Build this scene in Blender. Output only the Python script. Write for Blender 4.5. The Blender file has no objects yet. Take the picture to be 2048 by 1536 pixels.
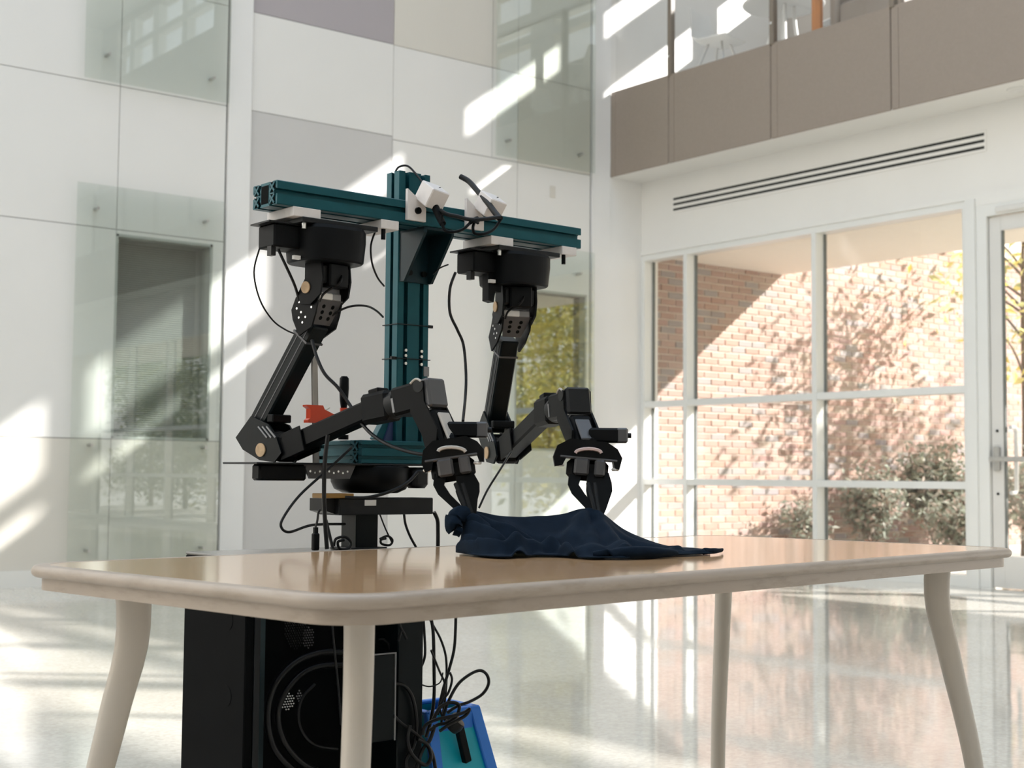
import bpy, bmesh, math, random
from mathutils import Vector, Matrix, Quaternion
random.seed(7)
S = bpy.context.scene
COL = S.collection

# ------------------------------------------------------------------ camera
cam_data = bpy.data.cameras.new('camera')
cam = bpy.data.objects.new('camera', cam_data)
COL.objects.link(cam)
YAW, PIT, ROL = math.radians(141.98), math.radians(3.69), math.radians(0.494)
fwd = Vector((math.cos(YAW) * math.cos(PIT), math.sin(YAW) * math.cos(PIT), math.sin(PIT)))
rt = Vector((math.sin(YAW), -math.cos(YAW), 0))
up = rt.cross(fwd)
rt2 = rt * math.cos(ROL) + up * math.sin(ROL)
up2 = rt2.cross(fwd)
cam.matrix_world = Matrix(((rt2.x, up2.x, -fwd.x, 0), (rt2.y, up2.y, -fwd.y, 0), (rt2.z, up2.z, -fwd.z, 0.9), (0, 0, 0, 1)))
cam_data.sensor_width = 36.0
cam_data.lens = 2825.0 / 2048.0 * 36.0
cam_data.clip_start = 0.05
cam_data.clip_end = 300
cam_data.dof.use_dof = True
cam_data.dof.focus_distance = 2.65
cam_data.dof.aperture_fstop = 9.0
S.camera = cam

# ------------------------------------------------------------------ world, sun, exposure
SUN_DIR = Vector((-0.92, -1.0, -0.74)).normalized()
SKY = 1.6
SUN = 10.6
w = bpy.data.worlds.new('sky')
S.world = w
w.use_nodes = True
nt = w.node_tree
nt.nodes.clear()
tc = nt.nodes.new('ShaderNodeTexCoord')
sep = nt.nodes.new('ShaderNodeSeparateXYZ')
ramp = nt.nodes.new('ShaderNodeValToRGB')
ramp.color_ramp.elements[0].position = 0.0
ramp.color_ramp.elements[0].color = (0.97, 0.93, 0.87, 1)
ramp.color_ramp.elements[1].position = 0.75
ramp.color_ramp.elements[1].color = (0.55, 0.75, 1.0, 1)
cl = nt.nodes.new('ShaderNodeTexNoise')
cl.inputs['Scale'].default_value = 3.2
cl.inputs['Detail'].default_value = 6
cr = nt.nodes.new('ShaderNodeValToRGB')
cr.color_ramp.elements[0].position = 0.45
cr.color_ramp.elements[1].position = 0.66
mix = nt.nodes.new('ShaderNodeMix')
mix.data_type = 'RGBA'
mix.inputs[7].default_value = (1.0, 0.985, 0.96, 1)
bg = nt.nodes.new('ShaderNodeBackground')
bg.inputs['Strength'].default_value = SKY
wo = nt.nodes.new('ShaderNodeOutputWorld')
L_ = nt.links.new
L_(tc.outputs['Generated'], sep.inputs[0])
L_(sep.outputs['Z'], ramp.inputs[0])
L_(tc.outputs['Generated'], cl.inputs['Vector'])
L_(cl.outputs[0], cr.inputs[0])
L_(cr.outputs[0], mix.inputs[0])
L_(ramp.outputs[0], mix.inputs[6])
L_(mix.outputs[2], bg.inputs['Color'])
L_(bg.outputs[0], wo.inputs[0])

sd = bpy.data.lights.new('sun', 'SUN')
sd.energy = SUN
sd.angle = math.radians(0.7)
sd.color = (1.0, 0.965, 0.93)
sun = bpy.data.objects.new('sun', sd)
COL.objects.link(sun)
sun.location = (8, 20, 16)
sun.rotation_euler = SUN_DIR.to_track_quat('-Z', 'Y').to_euler()

S.view_settings.view_transform = 'Standard'
S.view_settings.look = 'None'
S.view_settings.gamma = 1.0
S.view_settings.exposure = 0.30
S.view_settings.use_curve_mapping = False
S.cycles.use_denoising = True
S.cycles.max_bounces = 10
S.cycles.diffuse_bounces = 5
S.cycles.glossy_bounces = 5
S.cycles.transparent_max_bounces = 24
S.cycles.sample_clamp_indirect = 6.0
S.cycles.caustics_reflective = False
S.cycles.caustics_refractive = False

# ------------------------------------------------------------------ materials
def new_mat(name):
    m = bpy.data.materials.new(name)
    m.use_nodes = True
    return m, m.node_tree, m.node_tree.nodes['Principled BSDF']

def pmat(name, color, rough=0.5, metal=0.0, spec=0.5, vary=0.06, scale=18.0, bump=0.0, bscale=200.0, coat=0.0):
    """plain procedural material: a base colour with a slight noise variation and optional fine relief"""
    m, t, p = new_mat(name)
    n = t.nodes.new('ShaderNodeTexNoise')
    n.inputs['Scale'].default_value = scale
    n.inputs['Detail'].default_value = 4
    tcn = t.nodes.new('ShaderNodeTexCoord')
    t.links.new(tcn.outputs['Object'], n.inputs['Vector'])
    r = t.nodes.new('ShaderNodeValToRGB')
    a = [max(0, c * (1 - vary)) for c in color]
    b = [min(1, c * (1 + vary)) for c in color]
    r.color_ramp.elements[0].position = 0.3
    r.color_ramp.elements[1].position = 0.7
    r.color_ramp.elements[0].color = (*a, 1)
    r.color_ramp.elements[1].color = (*b, 1)
    t.links.new(n.outputs[0], r.inputs[0])
    t.links.new(r.outputs[0], p.inputs['Base Color'])
    p.inputs['Roughness'].default_value = rough
    p.inputs['Metallic'].default_value = metal
    p.inputs['Specular IOR Level'].default_value = spec
    p.inputs['Coat Weight'].default_value = coat
    if bump:
        n2 = t.nodes.new('ShaderNodeTexNoise')
        n2.inputs['Scale'].default_value = bscale
        n2.inputs['Detail'].default_value = 3
        t.links.new(tcn.outputs['Object'], n2.inputs['Vector'])
        bp = t.nodes.new('ShaderNodeBump')
        bp.inputs['Strength'].default_value = bump
        bp.inputs['Distance'].default_value = 0.01
        t.links.new(n2.outputs[0], bp.inputs['Height'])
        t.links.new(bp.outputs[0], p.inputs['Normal'])
    return m

def glass_mat(name, tint, rough=0.0, f0=0.04, gain=1.0):
    m = bpy.data.materials.new(name)
    m.use_nodes = True
    t = m.node_tree
    t.nodes.clear()
    geo = t.nodes.new('ShaderNodeNewGeometry')
    dot = t.nodes.new('ShaderNodeVectorMath'); dot.operation = 'DOT_PRODUCT'
    t.links.new(geo.outputs['Incoming'], dot.inputs[0]); t.links.new(geo.outputs['Normal'], dot.inputs[1])
    ab = t.nodes.new('ShaderNodeMath'); ab.operation = 'ABSOLUTE'
    t.links.new(dot.outputs['Value'], ab.inputs[0])
    om = t.nodes.new('ShaderNodeMath'); om.operation = 'SUBTRACT'; om.inputs[0].default_value = 1.0
    t.links.new(ab.outputs[0], om.inputs[1])
    pw = t.nodes.new('ShaderNodeMath'); pw.operation = 'POWER'; pw.inputs[1].default_value = 5.0
    t.links.new(om.outputs[0], pw.inputs[0])
    ma = t.nodes.new('ShaderNodeMath'); ma.operation = 'MULTIPLY_ADD'
    ma.inputs[1].default_value = (1 - f0) * gain; ma.inputs[2].default_value = f0 * gain
    ma.use_clamp = True
    t.links.new(pw.outputs[0], ma.inputs[0])
    tr = t.nodes.new('ShaderNodeBsdfTransparent'); tr.inputs[0].default_value = (*tint, 1)
    gl = t.nodes.new('ShaderNodeBsdfGlossy'); gl.inputs['Roughness'].default_value = rough
    mx = t.nodes.new('ShaderNodeMixShader')
    t.links.new(ma.outputs[0], mx.inputs[0]); t.links.new(tr.outputs[0], mx.inputs[1]); t.links.new(gl.outputs[0], mx.inputs[2])
    o = t.nodes.new('ShaderNodeOutputMaterial')
    t.links.new(mx.outputs[0], o.inputs[0])
    return m

M = {}
M['wall'] = pmat('white_wall_paint', (0.80, 0.785, 0.75), 0.55, vary=0.015, scale=2)
M['panel_white'] = pmat('white_wall_panel', (0.80, 0.785, 0.755), 0.45, vary=0.012, scale=1.5)
M['panel_beige'] = pmat('beige_wall_panel', (0.70, 0.665, 0.60), 0.45, vary=0.012, scale=1.5)
M['panel_grey'] = pmat('grey_wall_panel', (0.60, 0.585, 0.57), 0.45, vary=0.012, scale=1.5)
M['panel_taupe'] = pmat('taupe_wall_panel', (0.42, 0.385, 0.40), 0.45, vary=0.012, scale=1.5)
M['trim'] = pmat('white_trim_paint', (0.80, 0.79, 0.755), 0.4, vary=0.01, scale=3)
M['pilaster'] = pmat('pilaster_paint', (0.82, 0.81, 0.79), 0.45, vary=0.01, scale=3)
M['frame'] = pmat('white_window_frame', (0.78, 0.78, 0.75), 0.35, vary=0.01, scale=4)
M['door'] = pmat('light_grey_door_paint', (0.70, 0.685, 0.65), 0.35, vary=0.01, scale=4)
M['gasket'] = pmat('dark_gasket', (0.16, 0.17, 0.16), 0.6)
M['ceiling'] = pmat('white_ceiling', (0.84, 0.83, 0.80), 0.7, vary=0.01)
M['spandrel'] = pmat('tan_spandrel_panel', (0.285, 0.235, 0.193), 0.5, vary=0.03, scale=40, bump=0.03)
M['post'] = pmat('brown_balustrade_post', (0.20, 0.165, 0.13), 0.4, vary=0.03)
M['dark'] = pmat('dark_recess', (0.006, 0.007, 0.007), 0.8, spec=0.05)
M['slot'] = pmat('vent_slot', (0.04, 0.042, 0.038), 0.8, spec=0.1)
M['gusset'] = pmat('deep_teal_plate', (0.004, 0.022, 0.030), 0.4, spec=0.25)
M['steel'] = pmat('brushed_steel', (0.55, 0.54, 0.52), 0.3, metal=0.9, vary=0.05, scale=60)
M['blind'] = pmat('grey_blind', (0.42, 0.44, 0.41), 0.6, vary=0.03)
M['backing'] = pmat('panel_joint_backing', (0.18, 0.17, 0.16), 0.8)
M['glass'] = glass_mat('window_glass', (0.98, 0.982, 0.98))
M['glass_panel'] = glass_mat('wall_glass', (0.955, 0.978, 0.965), f0=0.075, gain=1.15)
M['glass_coated'] = glass_mat('coated_window_glass', (0.6, 0.63, 0.62), f0=0.34)
M['taupe_wall'] = pmat('taupe_wall_paint', (0.44, 0.40, 0.36), 0.6, vary=0.015, scale=3)
M['mortar'] = pmat('mortar', (0.64, 0.555, 0.475), 0.9, vary=0.08, scale=25)
M['soffit'] = pmat('soffit_render', (0.78, 0.725, 0.64), 0.8, vary=0.02)
M['ground'] = pmat('outdoor_paving', (0.62, 0.58, 0.52), 0.9, vary=0.06)

def brick_mat():
    m, t, p = new_mat('red_brick')
    geo = t.nodes.new('ShaderNodeNewGeometry')
    oi = t.nodes.new('ShaderNodeObjectInfo')
    add = t.nodes.new('ShaderNodeMath'); add.operation = 'ADD'
    t.links.new(geo.outputs['Random Per Island'], add.inputs[0]); t.links.new(oi.outputs['Random'], add.inputs[1])
    fr = t.nodes.new('ShaderNodeMath'); fr.operation = 'FRACT'
    t.links.new(add.outputs[0], fr.inputs[0])
    r = t.nodes.new('ShaderNodeValToRGB')
    cols = [(0.42, 0.265, 0.21), (0.47, 0.33, 0.27), (0.44, 0.29, 0.23), (0.48, 0.35, 0.29), (0.41, 0.28, 0.23), (0.37, 0.32, 0.30), (0.45, 0.30, 0.25)]
    r.color_ramp.interpolation = 'CONSTANT'
    for i, c in enumerate(cols):
        e = r.color_ramp.elements[i] if i < 2 else r.color_ramp.elements.new(i / len(cols))
        e.position = i / len(cols)
        e.color = (*c, 1)
    t.links.new(fr.outputs[0], r.inputs[0])
    n = t.nodes.new('ShaderNodeTexNoise'); n.inputs['Scale'].default_value = 30
    mx = t.nodes.new('ShaderNodeMix'); mx.data_type = 'RGBA'; mx.blend_type = 'MULTIPLY'
    mx.inputs[0].default_value = 0.25
    t.links.new(r.outputs[0], mx.inputs[6]); t.links.new(n.outputs[1], mx.inputs[7])
    t.links.new(mx.outputs[2], p.inputs['Base Color'])
    p.inputs['Roughness'].default_value = 0.9
    return m
M['brick'] = brick_mat()

def floor_mat():
    m, t, p = new_mat('polished_terrazzo')
    tcn = t.nodes.new('ShaderNodeTexCoord')
    big = t.nodes.new('ShaderNodeTexNoise'); big.inputs['Scale'].default_value = 0.7; big.inputs['Detail'].default_value = 3
    t.links.new(tcn.outputs['Object'], big.inputs['Vector'])
    r1 = t.nodes.new('ShaderNodeValToRGB')
    r1.color_ramp.elements[0].position = 0.35; r1.color_ramp.elements[0].color = (0.66, 0.615, 0.54, 1)
    r1.color_ramp.elements[1].position = 0.7; r1.color_ramp.elements[1].color = (0.77, 0.73, 0.655, 1)
    t.links.new(big.outputs[0], r1.inputs[0])
    sp = t.nodes.new('ShaderNodeTexVoronoi'); sp.inputs['Scale'].default_value = 75
    t.links.new(tcn.outputs['Object'], sp.inputs['Vector'])
    rs = t.nodes.new('ShaderNodeValToRGB')
    rs.color_ramp.elements[0].position = 0.0; rs.color_ramp.elements[0].color = (0.62, 0.6, 0.56, 1)
    rs.color_ramp.elements[1].position = 1.0; rs.color_ramp.elements[1].color = (1, 1, 1, 1)
    t.links.new(sp.outputs['Color'], rs.inputs[0])
    mx = t.nodes.new('ShaderNodeMix'); mx.data_type = 'RGBA'; mx.blend_type = 'MULTIPLY'; mx.inputs[0].default_value = 0.55
    t.links.new(r1.outputs[0], mx.inputs[6]); t.links.new(rs.outputs[0], mx.inputs[7])
    t.links.new(mx.outputs[2], p.inputs['Base Color'])
    nb = t.nodes.new('ShaderNodeTexNoise'); nb.inputs['Scale'].default_value = 2.2; nb.inputs['Detail'].default_value = 2
    t.links.new(tcn.outputs['Object'], nb.inputs['Vector'])
    bp = t.nodes.new('ShaderNodeBump'); bp.inputs['Strength'].default_value = 0.06; bp.inputs['Distance'].default_value = 0.02
    t.links.new(nb.outputs[0], bp.inputs['Height']); t.links.new(bp.outputs[0], p.inputs['Normal'])
    p.inputs['Roughness'].default_value = 0.055
    p.inputs['IOR'].default_value = 1.5
    return m
M['floor'] = floor_mat()

# robot / table / small things
M['teal'] = pmat('dark_teal_anodised', (0.0060, 0.074, 0.094), 0.36, metal=0.3, spec=0.3, vary=0.08, scale=30)
M['teal_dark'] = pmat('dark_teal_slot', (0.004, 0.022, 0.028), 0.5, metal=0.2)
M['teal_arm'] = pmat('blackish_teal_tube', (0.0034, 0.0062, 0.0072), 0.36, spec=0.15, vary=0.1)
M['black'] = pmat('black_plastic', (0.0028, 0.0034, 0.0040), 0.42, spec=0.12, vary=0.15, scale=40)
M['black_soft'] = pmat('matte_black', (0.0036, 0.0042, 0.0048), 0.50, spec=0.13, vary=0.15, scale=40)
M['cabinet_black'] = pmat('cabinet_black', (0.0035, 0.0038, 0.004), 0.6, spec=0.04, vary=0.15)
M['charcoal'] = pmat('charcoal_metal', (0.013, 0.014, 0.015), 0.42, spec=0.2, vary=0.1, scale=30)
M['grey'] = pmat('grey_metal', (0.085, 0.085, 0.09), 0.4, metal=0.3, vary=0.08, scale=30)
M['midgrey'] = pmat('mid_grey_plastic', (0.24, 0.24, 0.245), 0.45)
M['white_print'] = pmat('white_printed_plastic', (0.72, 0.68, 0.66), 0.55, vary=0.03, scale=60)
M['rubber'] = pmat('black_cable_rubber', (0.005, 0.005, 0.0055), 0.42, spec=0.3)
M['tan'] = pmat('tan_horn_disc', (0.48, 0.33, 0.19), 0.6, vary=0.15, scale=80)
M['pink'] = pmat('pale_horn_disc', (0.62, 0.47, 0.44), 0.5)
M['silver'] = pmat('silver_screw', (0.8, 0.8, 0.78), 0.25, metal=0.8)
M['label'] = pmat('white_sticker', (0.78, 0.77, 0.74), 0.5)
M['ochre'] = pmat('ochre_plate', (0.32, 0.17, 0.035), 0.5)
M['cabinet_top'] = pmat('sheen_cabinet_top', (0.17, 0.16, 0.145), 0.25, vary=0.1)  # paler than the cabinet: grazing reflection put into the base colour
M['red'] = pmat('orange_red_clamp_paint', (0.62, 0.055, 0.015), 0.4, vary=0.05)
M['clamp_bar'] = pmat('clamp_steel_bar', (0.30, 0.285, 0.265), 0.4, metal=0.5, vary=0.1)
M['indigo'] = pmat('indigo_gusset', (0.03, 0.045, 0.12), 0.4)
M['blue_bin'] = pmat('blue_plastic', (0.02, 0.21, 0.78), 0.4, vary=0.05)
M['aqua'] = pmat('aqua_plastic', (0.0, 0.42, 0.56), 0.4, vary=0.08)
M['beige_mount'] = pmat('beige_lip', (0.5, 0.47, 0.43), 0.5)

def wood_mat():
    m, t, p = new_mat('maple_laminate')
    tcn = t.nodes.new('ShaderNodeTexCoord')
    mp = t.nodes.new('ShaderNodeMapping'); mp.inputs['Scale'].default_value = (2.0, 26.0, 26.0)
    t.links.new(tcn.outputs['Object'], mp.inputs[0])
    n = t.nodes.new('ShaderNodeTexNoise'); n.inputs['Scale'].default_value = 3.0; n.inputs['Detail'].default_value = 6
    t.links.new(mp.outputs[0], n.inputs['Vector'])
    r = t.nodes.new('ShaderNodeValToRGB')
    r.color_ramp.elements[0].position = 0.3; r.color_ramp.elements[0].color = (0.57, 0.350, 0.185, 1)
    r.color_ramp.elements[1].position = 0.72; r.color_ramp.elements[1].color = (0.65, 0.415, 0.235, 1)
    t.links.new(n.outputs[0], r.inputs[0]); t.links.new(r.outputs[0], p.inputs['Base Color'])
    nb = t.nodes.new('ShaderNodeTexNoise'); nb.inputs['Scale'].default_value = 9.0
    t.links.new(tcn.outputs['Object'], nb.inputs['Vector'])
    bp = t.nodes.new('ShaderNodeBump'); bp.inputs['Strength'].default_value = 0.02; bp.inputs['Distance'].default_value = 0.01
    t.links.new(nb.outputs[0], bp.inputs['Height']); t.links.new(bp.outputs[0], p.inputs['Normal'])
    p.inputs['Roughness'].default_value = 0.10
    p.inputs['IOR'].default_value = 1.55
    return m
M['maple'] = wood_mat()

def edge_mat():
    m, t, p = new_mat('worn_cream_edging')
    tcn = t.nodes.new('ShaderNodeTexCoord')
    mp = t.nodes.new('ShaderNodeMapping'); mp.inputs['Scale'].default_value = (5.0, 5.0, 22.0)
    t.links.new(tcn.outputs['Object'], mp.inputs[0])
    n = t.nodes.new('ShaderNodeTexNoise'); n.inputs['Scale'].default_value = 2.0; n.inputs['Detail'].default_value = 7; n.inputs['Roughness'].default_value = 0.7
    t.links.new(mp.outputs[0], n.inputs['Vector'])
    r = t.nodes.new('ShaderNodeValToRGB')
    r.color_ramp.elements[0].position = 0.22; r.color_ramp.elements[0].color = (0.28, 0.215, 0.155, 1)
    r.color_ramp.elements[1].position = 0.5; r.color_ramp.elements[1].color = (0.40, 0.325, 0.262, 1)
    t.links.new(n.outputs[0], r.inputs[0]); t.links.new(r.outputs[0], p.inputs['Base Color'])
    p.inputs['Roughness'].default_value = 0.38
    return m
M['edging'] = edge_mat()
M['leg'] = pmat('grey_beige_leg_paint', (0.53, 0.47, 0.40), 0.35, vary=0.03, scale=12)

def cloth_mat():
    m, t, p = new_mat('navy_knit_cotton')
    tcn = t.nodes.new('ShaderNodeTexCoord')
    n = t.nodes.new('ShaderNodeTexNoise'); n.inputs['Scale'].default_value = 45; n.inputs['Detail'].default_value = 5
    t.links.new(tcn.outputs['Object'], n.inputs['Vector'])
    r = t.nodes.new('ShaderNodeValToRGB')
    r.color_ramp.elements[0].position = 0.3; r.color_ramp.elements[0].color = (0.0036, 0.0085, 0.0165, 1)
    r.color_ramp.elements[1].position = 0.75; r.color_ramp.elements[1].color = (0.0065, 0.0140, 0.0265, 1)
    t.links.new(n.outputs[0], r.inputs[0]); t.links.new(r.outputs[0], p.inputs['Base Color'])
    p.inputs['Roughness'].default_value = 0.85
    p.inputs['Specular IOR Level'].default_value = 0.08
    p.inputs['Sheen Weight'].default_value = 0.04
    p.inputs['Sheen Tint'].default_value = (0.35, 0.5, 0.75, 1)
    n2 = t.nodes.new('ShaderNodeTexNoise'); n2.inputs['Scale'].default_value = 500
    t.links.new(tcn.outputs['Object'], n2.inputs['Vector'])
    bp = t.nodes.new('ShaderNodeBump'); bp.inputs['Strength'].default_value = 0.15; bp.inputs['Distance'].default_value = 0.002
    t.links.new(n2.outputs[0], bp.inputs['Height']); t.links.new(bp.outputs[0], p.inputs['Normal'])
    return m
M['navy'] = cloth_mat()

def leaf_mat(name, cols, trans=0.35):
    m, t, p = new_mat(name)
    geo = t.nodes.new('ShaderNodeNewGeometry')
    r = t.nodes.new('ShaderNodeValToRGB')
    for i, c in enumerate(cols):
        e = r.color_ramp.elements[i] if i < 2 else r.color_ramp.elements.new(i / (len(cols) - 1))
        e.position = i / (len(cols) - 1)
        e.color = (*c, 1)
    t.links.new(geo.outputs['Random Per Island'], r.inputs[0])
    t.links.new(r.outputs[0], p.inputs['Base Color'])
    p.inputs['Roughness'].default_value = 0.6
    tl = t.nodes.new('ShaderNodeBsdfTranslucent')
    t.links.new(r.outputs[0], tl.inputs[0])
    mx = t.nodes.new('ShaderNodeMixShader'); mx.inputs[0].default_value = trans
    t.links.new(p.outputs[0], mx.inputs[1]); t.links.new(tl.outputs[0], mx.inputs[2])
    t.links.new(mx.outputs[0], t.nodes['Material Output'].inputs[0])
    return m
M['leaf_yellow'] = leaf_mat('yellow_leaves', [(0.72, 0.62, 0.14), (0.78, 0.70, 0.26), (0.44, 0.47, 0.24), (0.84, 0.72, 0.28), (0.30, 0.34, 0.18)], 0.6)
M['leaf_green'] = leaf_mat('green_leaves', [(0.10, 0.14, 0.05), (0.18, 0.21, 0.08), (0.30, 0.30, 0.10), (0.08, 0.11, 0.05)], 0.35)
M['leaf_grey'] = leaf_mat('grey_green_leaves', [(0.30, 0.34, 0.26), (0.40, 0.42, 0.35), (0.50, 0.36, 0.30), (0.26, 0.30, 0.24), (0.42, 0.40, 0.30)], 0.3)
M['bark'] = pmat('bark', (0.16, 0.12, 0.09), 0.9, vary=0.2)

# ------------------------------------------------------------------ mesh builder
class MB:
    def __init__(self):
        self.lim = False
        self.v = []
        self.f = []
    def add(self, vs, fs):
        o = len(self.v)
        self.v += [Vector(p) for p in vs]
        self.f += [tuple(i + o for i in f) for f in fs]
    def box(self, c, s, rot=None, bev=0.0):
        """box with centre c, full size s, optional 3x3 rotation and chamfer"""
        hx, hy, hz = s[0] / 2, s[1] / 2, s[2] / 2
        c = Vector(c)
        if bev <= 0:
            pts = [Vector((x, y, z)) for x in (-hx, hx) for y in (-hy, hy) for z in (-hz, hz)]
            fs = [(0, 1, 3, 2), (4, 6, 7, 5), (0, 4, 5, 1), (2, 3, 7, 6), (0, 2, 6, 4), (1, 5, 7, 3)]
        else:
            b = min(bev, hx * 0.9, hy * 0.9, hz * 0.9)
            pts, idx = [], {}
            for sx in (-1, 1):
                for sy in (-1, 1):
                    for sz in (-1, 1):
                        for k in range(3):
                            q = [sx * (hx - b), sy * (hy - b), sz * (hz - b)]
                            q[k] = (sx, sy, sz)[k] * (hx, hy, hz)[k]
                            idx[(sx, sy, sz, k)] = len(pts)
                            pts.append(Vector(q))
            fs = []
            for k in range(3):
                i, j = [n for n in range(3) if n != k]
                for sg in (-1, 1):
                    loop = []
                    for (p, q) in ((-1, -1), (1, -1), (1, 1), (-1, 1)):
                        t = [0, 0, 0]; t[k] = sg; t[i] = p; t[j] = q
                        loop.append(idx[(*t, k)])
                    fs.append(tuple(loop))
                for p in (-1, 1):
                    for q in (-1, 1):
                        t0 = [0, 0, 0]; t0[i] = p; t0[j] = q
                        a = t0[:]; a[k] = -1
                        d = t0[:]; d[k] = 1
                        fs.append((idx[(*a, i)], idx[(*d, i)], idx[(*d, j)], idx[(*a, j)]))
            for sx in (-1, 1):
                for sy in (-1, 1):
                    for sz in (-1, 1):
                        fs.append(tuple(idx[(sx, sy, sz, k)] for k in range(3)))
        if rot is not None:
            pts = [rot @ p for p in pts]
        self.add([p + c for p in pts], fs)
        return self
    def span(self, x0, x1, y0, y1, z0, z1, bev=0.0):
        return self.box(((x0 + x1) / 2, (y0 + y1) / 2, (z0 + z1) / 2), (abs(x1 - x0), abs(y1 - y0), abs(z1 - z0)), None, bev)
    def seg(self, p, q, wd, th, side, bev=0.0, ext0=0.0, ext1=0.0):
        """oriented box from p to q; th along the direction side, wd across"""
        p, q = Vector(p), Vector(q)
        d = (q - p).normalized()
        p = p - d * ext0
        q = q + d * ext1
        sd_ = Vector(side)
        sd_ = (sd_ - d * sd_.dot(d)).normalized()
        wv = d.cross(sd_)
        rot = Matrix((d, wv, sd_)).transposed()
        return self.box((p + q) / 2, ((q - p).length, wd, th), rot, bev)
    def cyl(self, p, q, r0, r1=None, n=16, cap=True, r_in=None):
        r1 = r0 if r1 is None else r1
        p, q = Vector(p), Vector(q)
        d = (q - p).normalized()
        a = d.orthogonal().normalized()
        b = d.cross(a)
        vs = []
        for (c, r) in ((p, r0), (q, r1)):
            for i in range(n):
                t = 2 * math.pi * i / n
                vs.append(c + (a * math.cos(t) + b * math.sin(t)) * r)
        fs = [(i, (i + 1) % n, n + (i + 1) % n, n + i) for i in range(n)]
        if cap:
            fs += [tuple(range(n))[::-1], tuple(range(n, 2 * n))]
        self.add(vs, fs)
        return self
    def rings(self, rings, cap=True, close=False):
        n = len(rings[0])
        vs = [p for r in rings for p in r]
        fs = []
        m = len(rings)
        for k in range(m if close else m - 1):
            a, b = k * n, ((k + 1) % m) * n
            for i in range(n):
                fs.append((a + i, a + (i + 1) % n, b + (i + 1) % n, b + i))
        if cap and not close:
            fs += [tuple(range(n))[::-1], tuple(range((m - 1) * n, m * n))]
        self.add(vs, fs)
        return self
    def tube(self, pts, r, n=8, sub=6, taper=None, closed=False):
        pts = smooth_path([Vector(p) for p in pts], sub, closed)
        rings_ = []
        a = None
        m = len(pts)
        for i, p in enumerate(pts):
            if closed:
                d = (pts[(i + 1) % m] - pts[i - 1]).normalized()
            else:
                d = (pts[min(i + 1, m - 1)] - pts[max(i - 1, 0)])
                d = d.normalized() if d.length > 1e-9 else Vector((0, 0, 1))
            if a is None:
                a = d.orthogonal().normalized()
            else:
                a = (a - d * a.dot(d))
                a = a.normalized() if a.length > 1e-6 else d.orthogonal().normalized()
            b = d.cross(a)
            rr = r if taper is None else taper(i / (m - 1))
            rings_.append([p + (a * math.cos(2 * math.pi * k / n) + b * math.sin(2 * math.pi * k / n)) * rr for k in range(n)])
        return self.rings(rings_, close=closed)
    def prism(self, poly, org, au, av, an, d0, d1):
        """2D polygon (u,v) extruded along an from d0 to d1"""
        org, au, av, an = Vector(org), Vector(au), Vector(av), Vector(an)
        n = len(poly)
        vs = [org + au * u + av * v + an * d0 for u, v in poly] + [org + au * u + av * v + an * d1 for u, v in poly]
        fs = [(i, (i + 1) % n, n + (i + 1) % n, n + i) for i in range(n)] + [tuple(range(n))[::-1], tuple(range(n, 2 * n))]
        self.add(vs, fs)
        return self
    def lathe(self, prof, c, ax=(0, 0, 1), n=24):
        """profile [(r, h)] turned about axis ax at c"""
        c, d = Vector(c), Vector(ax).normalized()
        a = d.orthogonal().normalized()
        b = d.cross(a)
        rr = [[c + d * h + (a * math.cos(2 * math.pi * k / n) + b * math.sin(2 * math.pi * k / n)) * max(r, 1e-5) for k in range(n)] for r, h in prof]
        return self.rings(rr)
    def build(self, name, mat, parent=None, smooth=None, kind=None):
        me = bpy.data.meshes.new(name)
        org = ORG.get(parent.name, Vector((0, 0, 0))) if parent is not None else Vector((0, 0, 0))
        me.from_pydata([p - org for p in self.v], [], self.f)
        bm = bmesh.new(); bm.from_mesh(me)
        bmesh.ops.recalc_face_normals(bm, faces=bm.faces)
        bm.to_mesh(me); bm.free()
        if smooth is not None:
            me.shade_smooth()
            me.set_sharp_from_angle(angle=math.radians(smooth))
        me.materials.append(M[mat] if isinstance(mat, str) else mat)
        o = bpy.data.objects.new(name, me)
        COL.objects.link(o)
        if parent is not None:
            o.parent = parent
            ORG[o.name] = org
        else:
            ORG[o.name] = Vector((0, 0, 0))
        if kind:
            o['kind'] = kind
        return o

def smooth_path(pts, sub, closed=False):
    if sub <= 1 or len(pts) < 3:
        return pts
    out = []
    n = len(pts)
    for i in range(n if closed else n - 1):
        if closed:
            p0, p1, p2, p3 = pts[i - 1], pts[i], pts[(i + 1) % n], pts[(i + 2) % n]
        else:
            p0, p1, p2, p3 = pts[max(i - 1, 0)], pts[i], pts[i + 1], pts[min(i + 2, n - 1)]
        for k in range(sub):
            t = k / sub
            out.append(0.5 * ((2 * p1) + (-p0 + p2) * t + (2 * p0 - 5 * p1 + 4 * p2 - p3) * t * t + (-p0 + 3 * p1 - 3 * p2 + p3) * t ** 3))
    if not closed:
        out.append(pts[-1])
    return out

ORG = {}
IDENT = Matrix.Identity(4)
def frame(origin, ang):
    return Matrix.Translation(origin) @ Matrix.Rotation(ang, 4, 'Z')

def thing(name, label, cat, base=(0, 0, 0), fr=IDENT, group=None):
    """an Empty at the thing's base; parts are built in the coordinates of frame fr"""
    o = bpy.data.objects.new(name, None)
    o.empty_display_size = 0.1
    COL.objects.link(o)
    o.matrix_world = fr @ Matrix.Translation(base)
    ORG[o.name] = Vector(base)
    o['label'] = label
    o['category'] = cat
    if group:
        o['group'] = group
    return o

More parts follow.
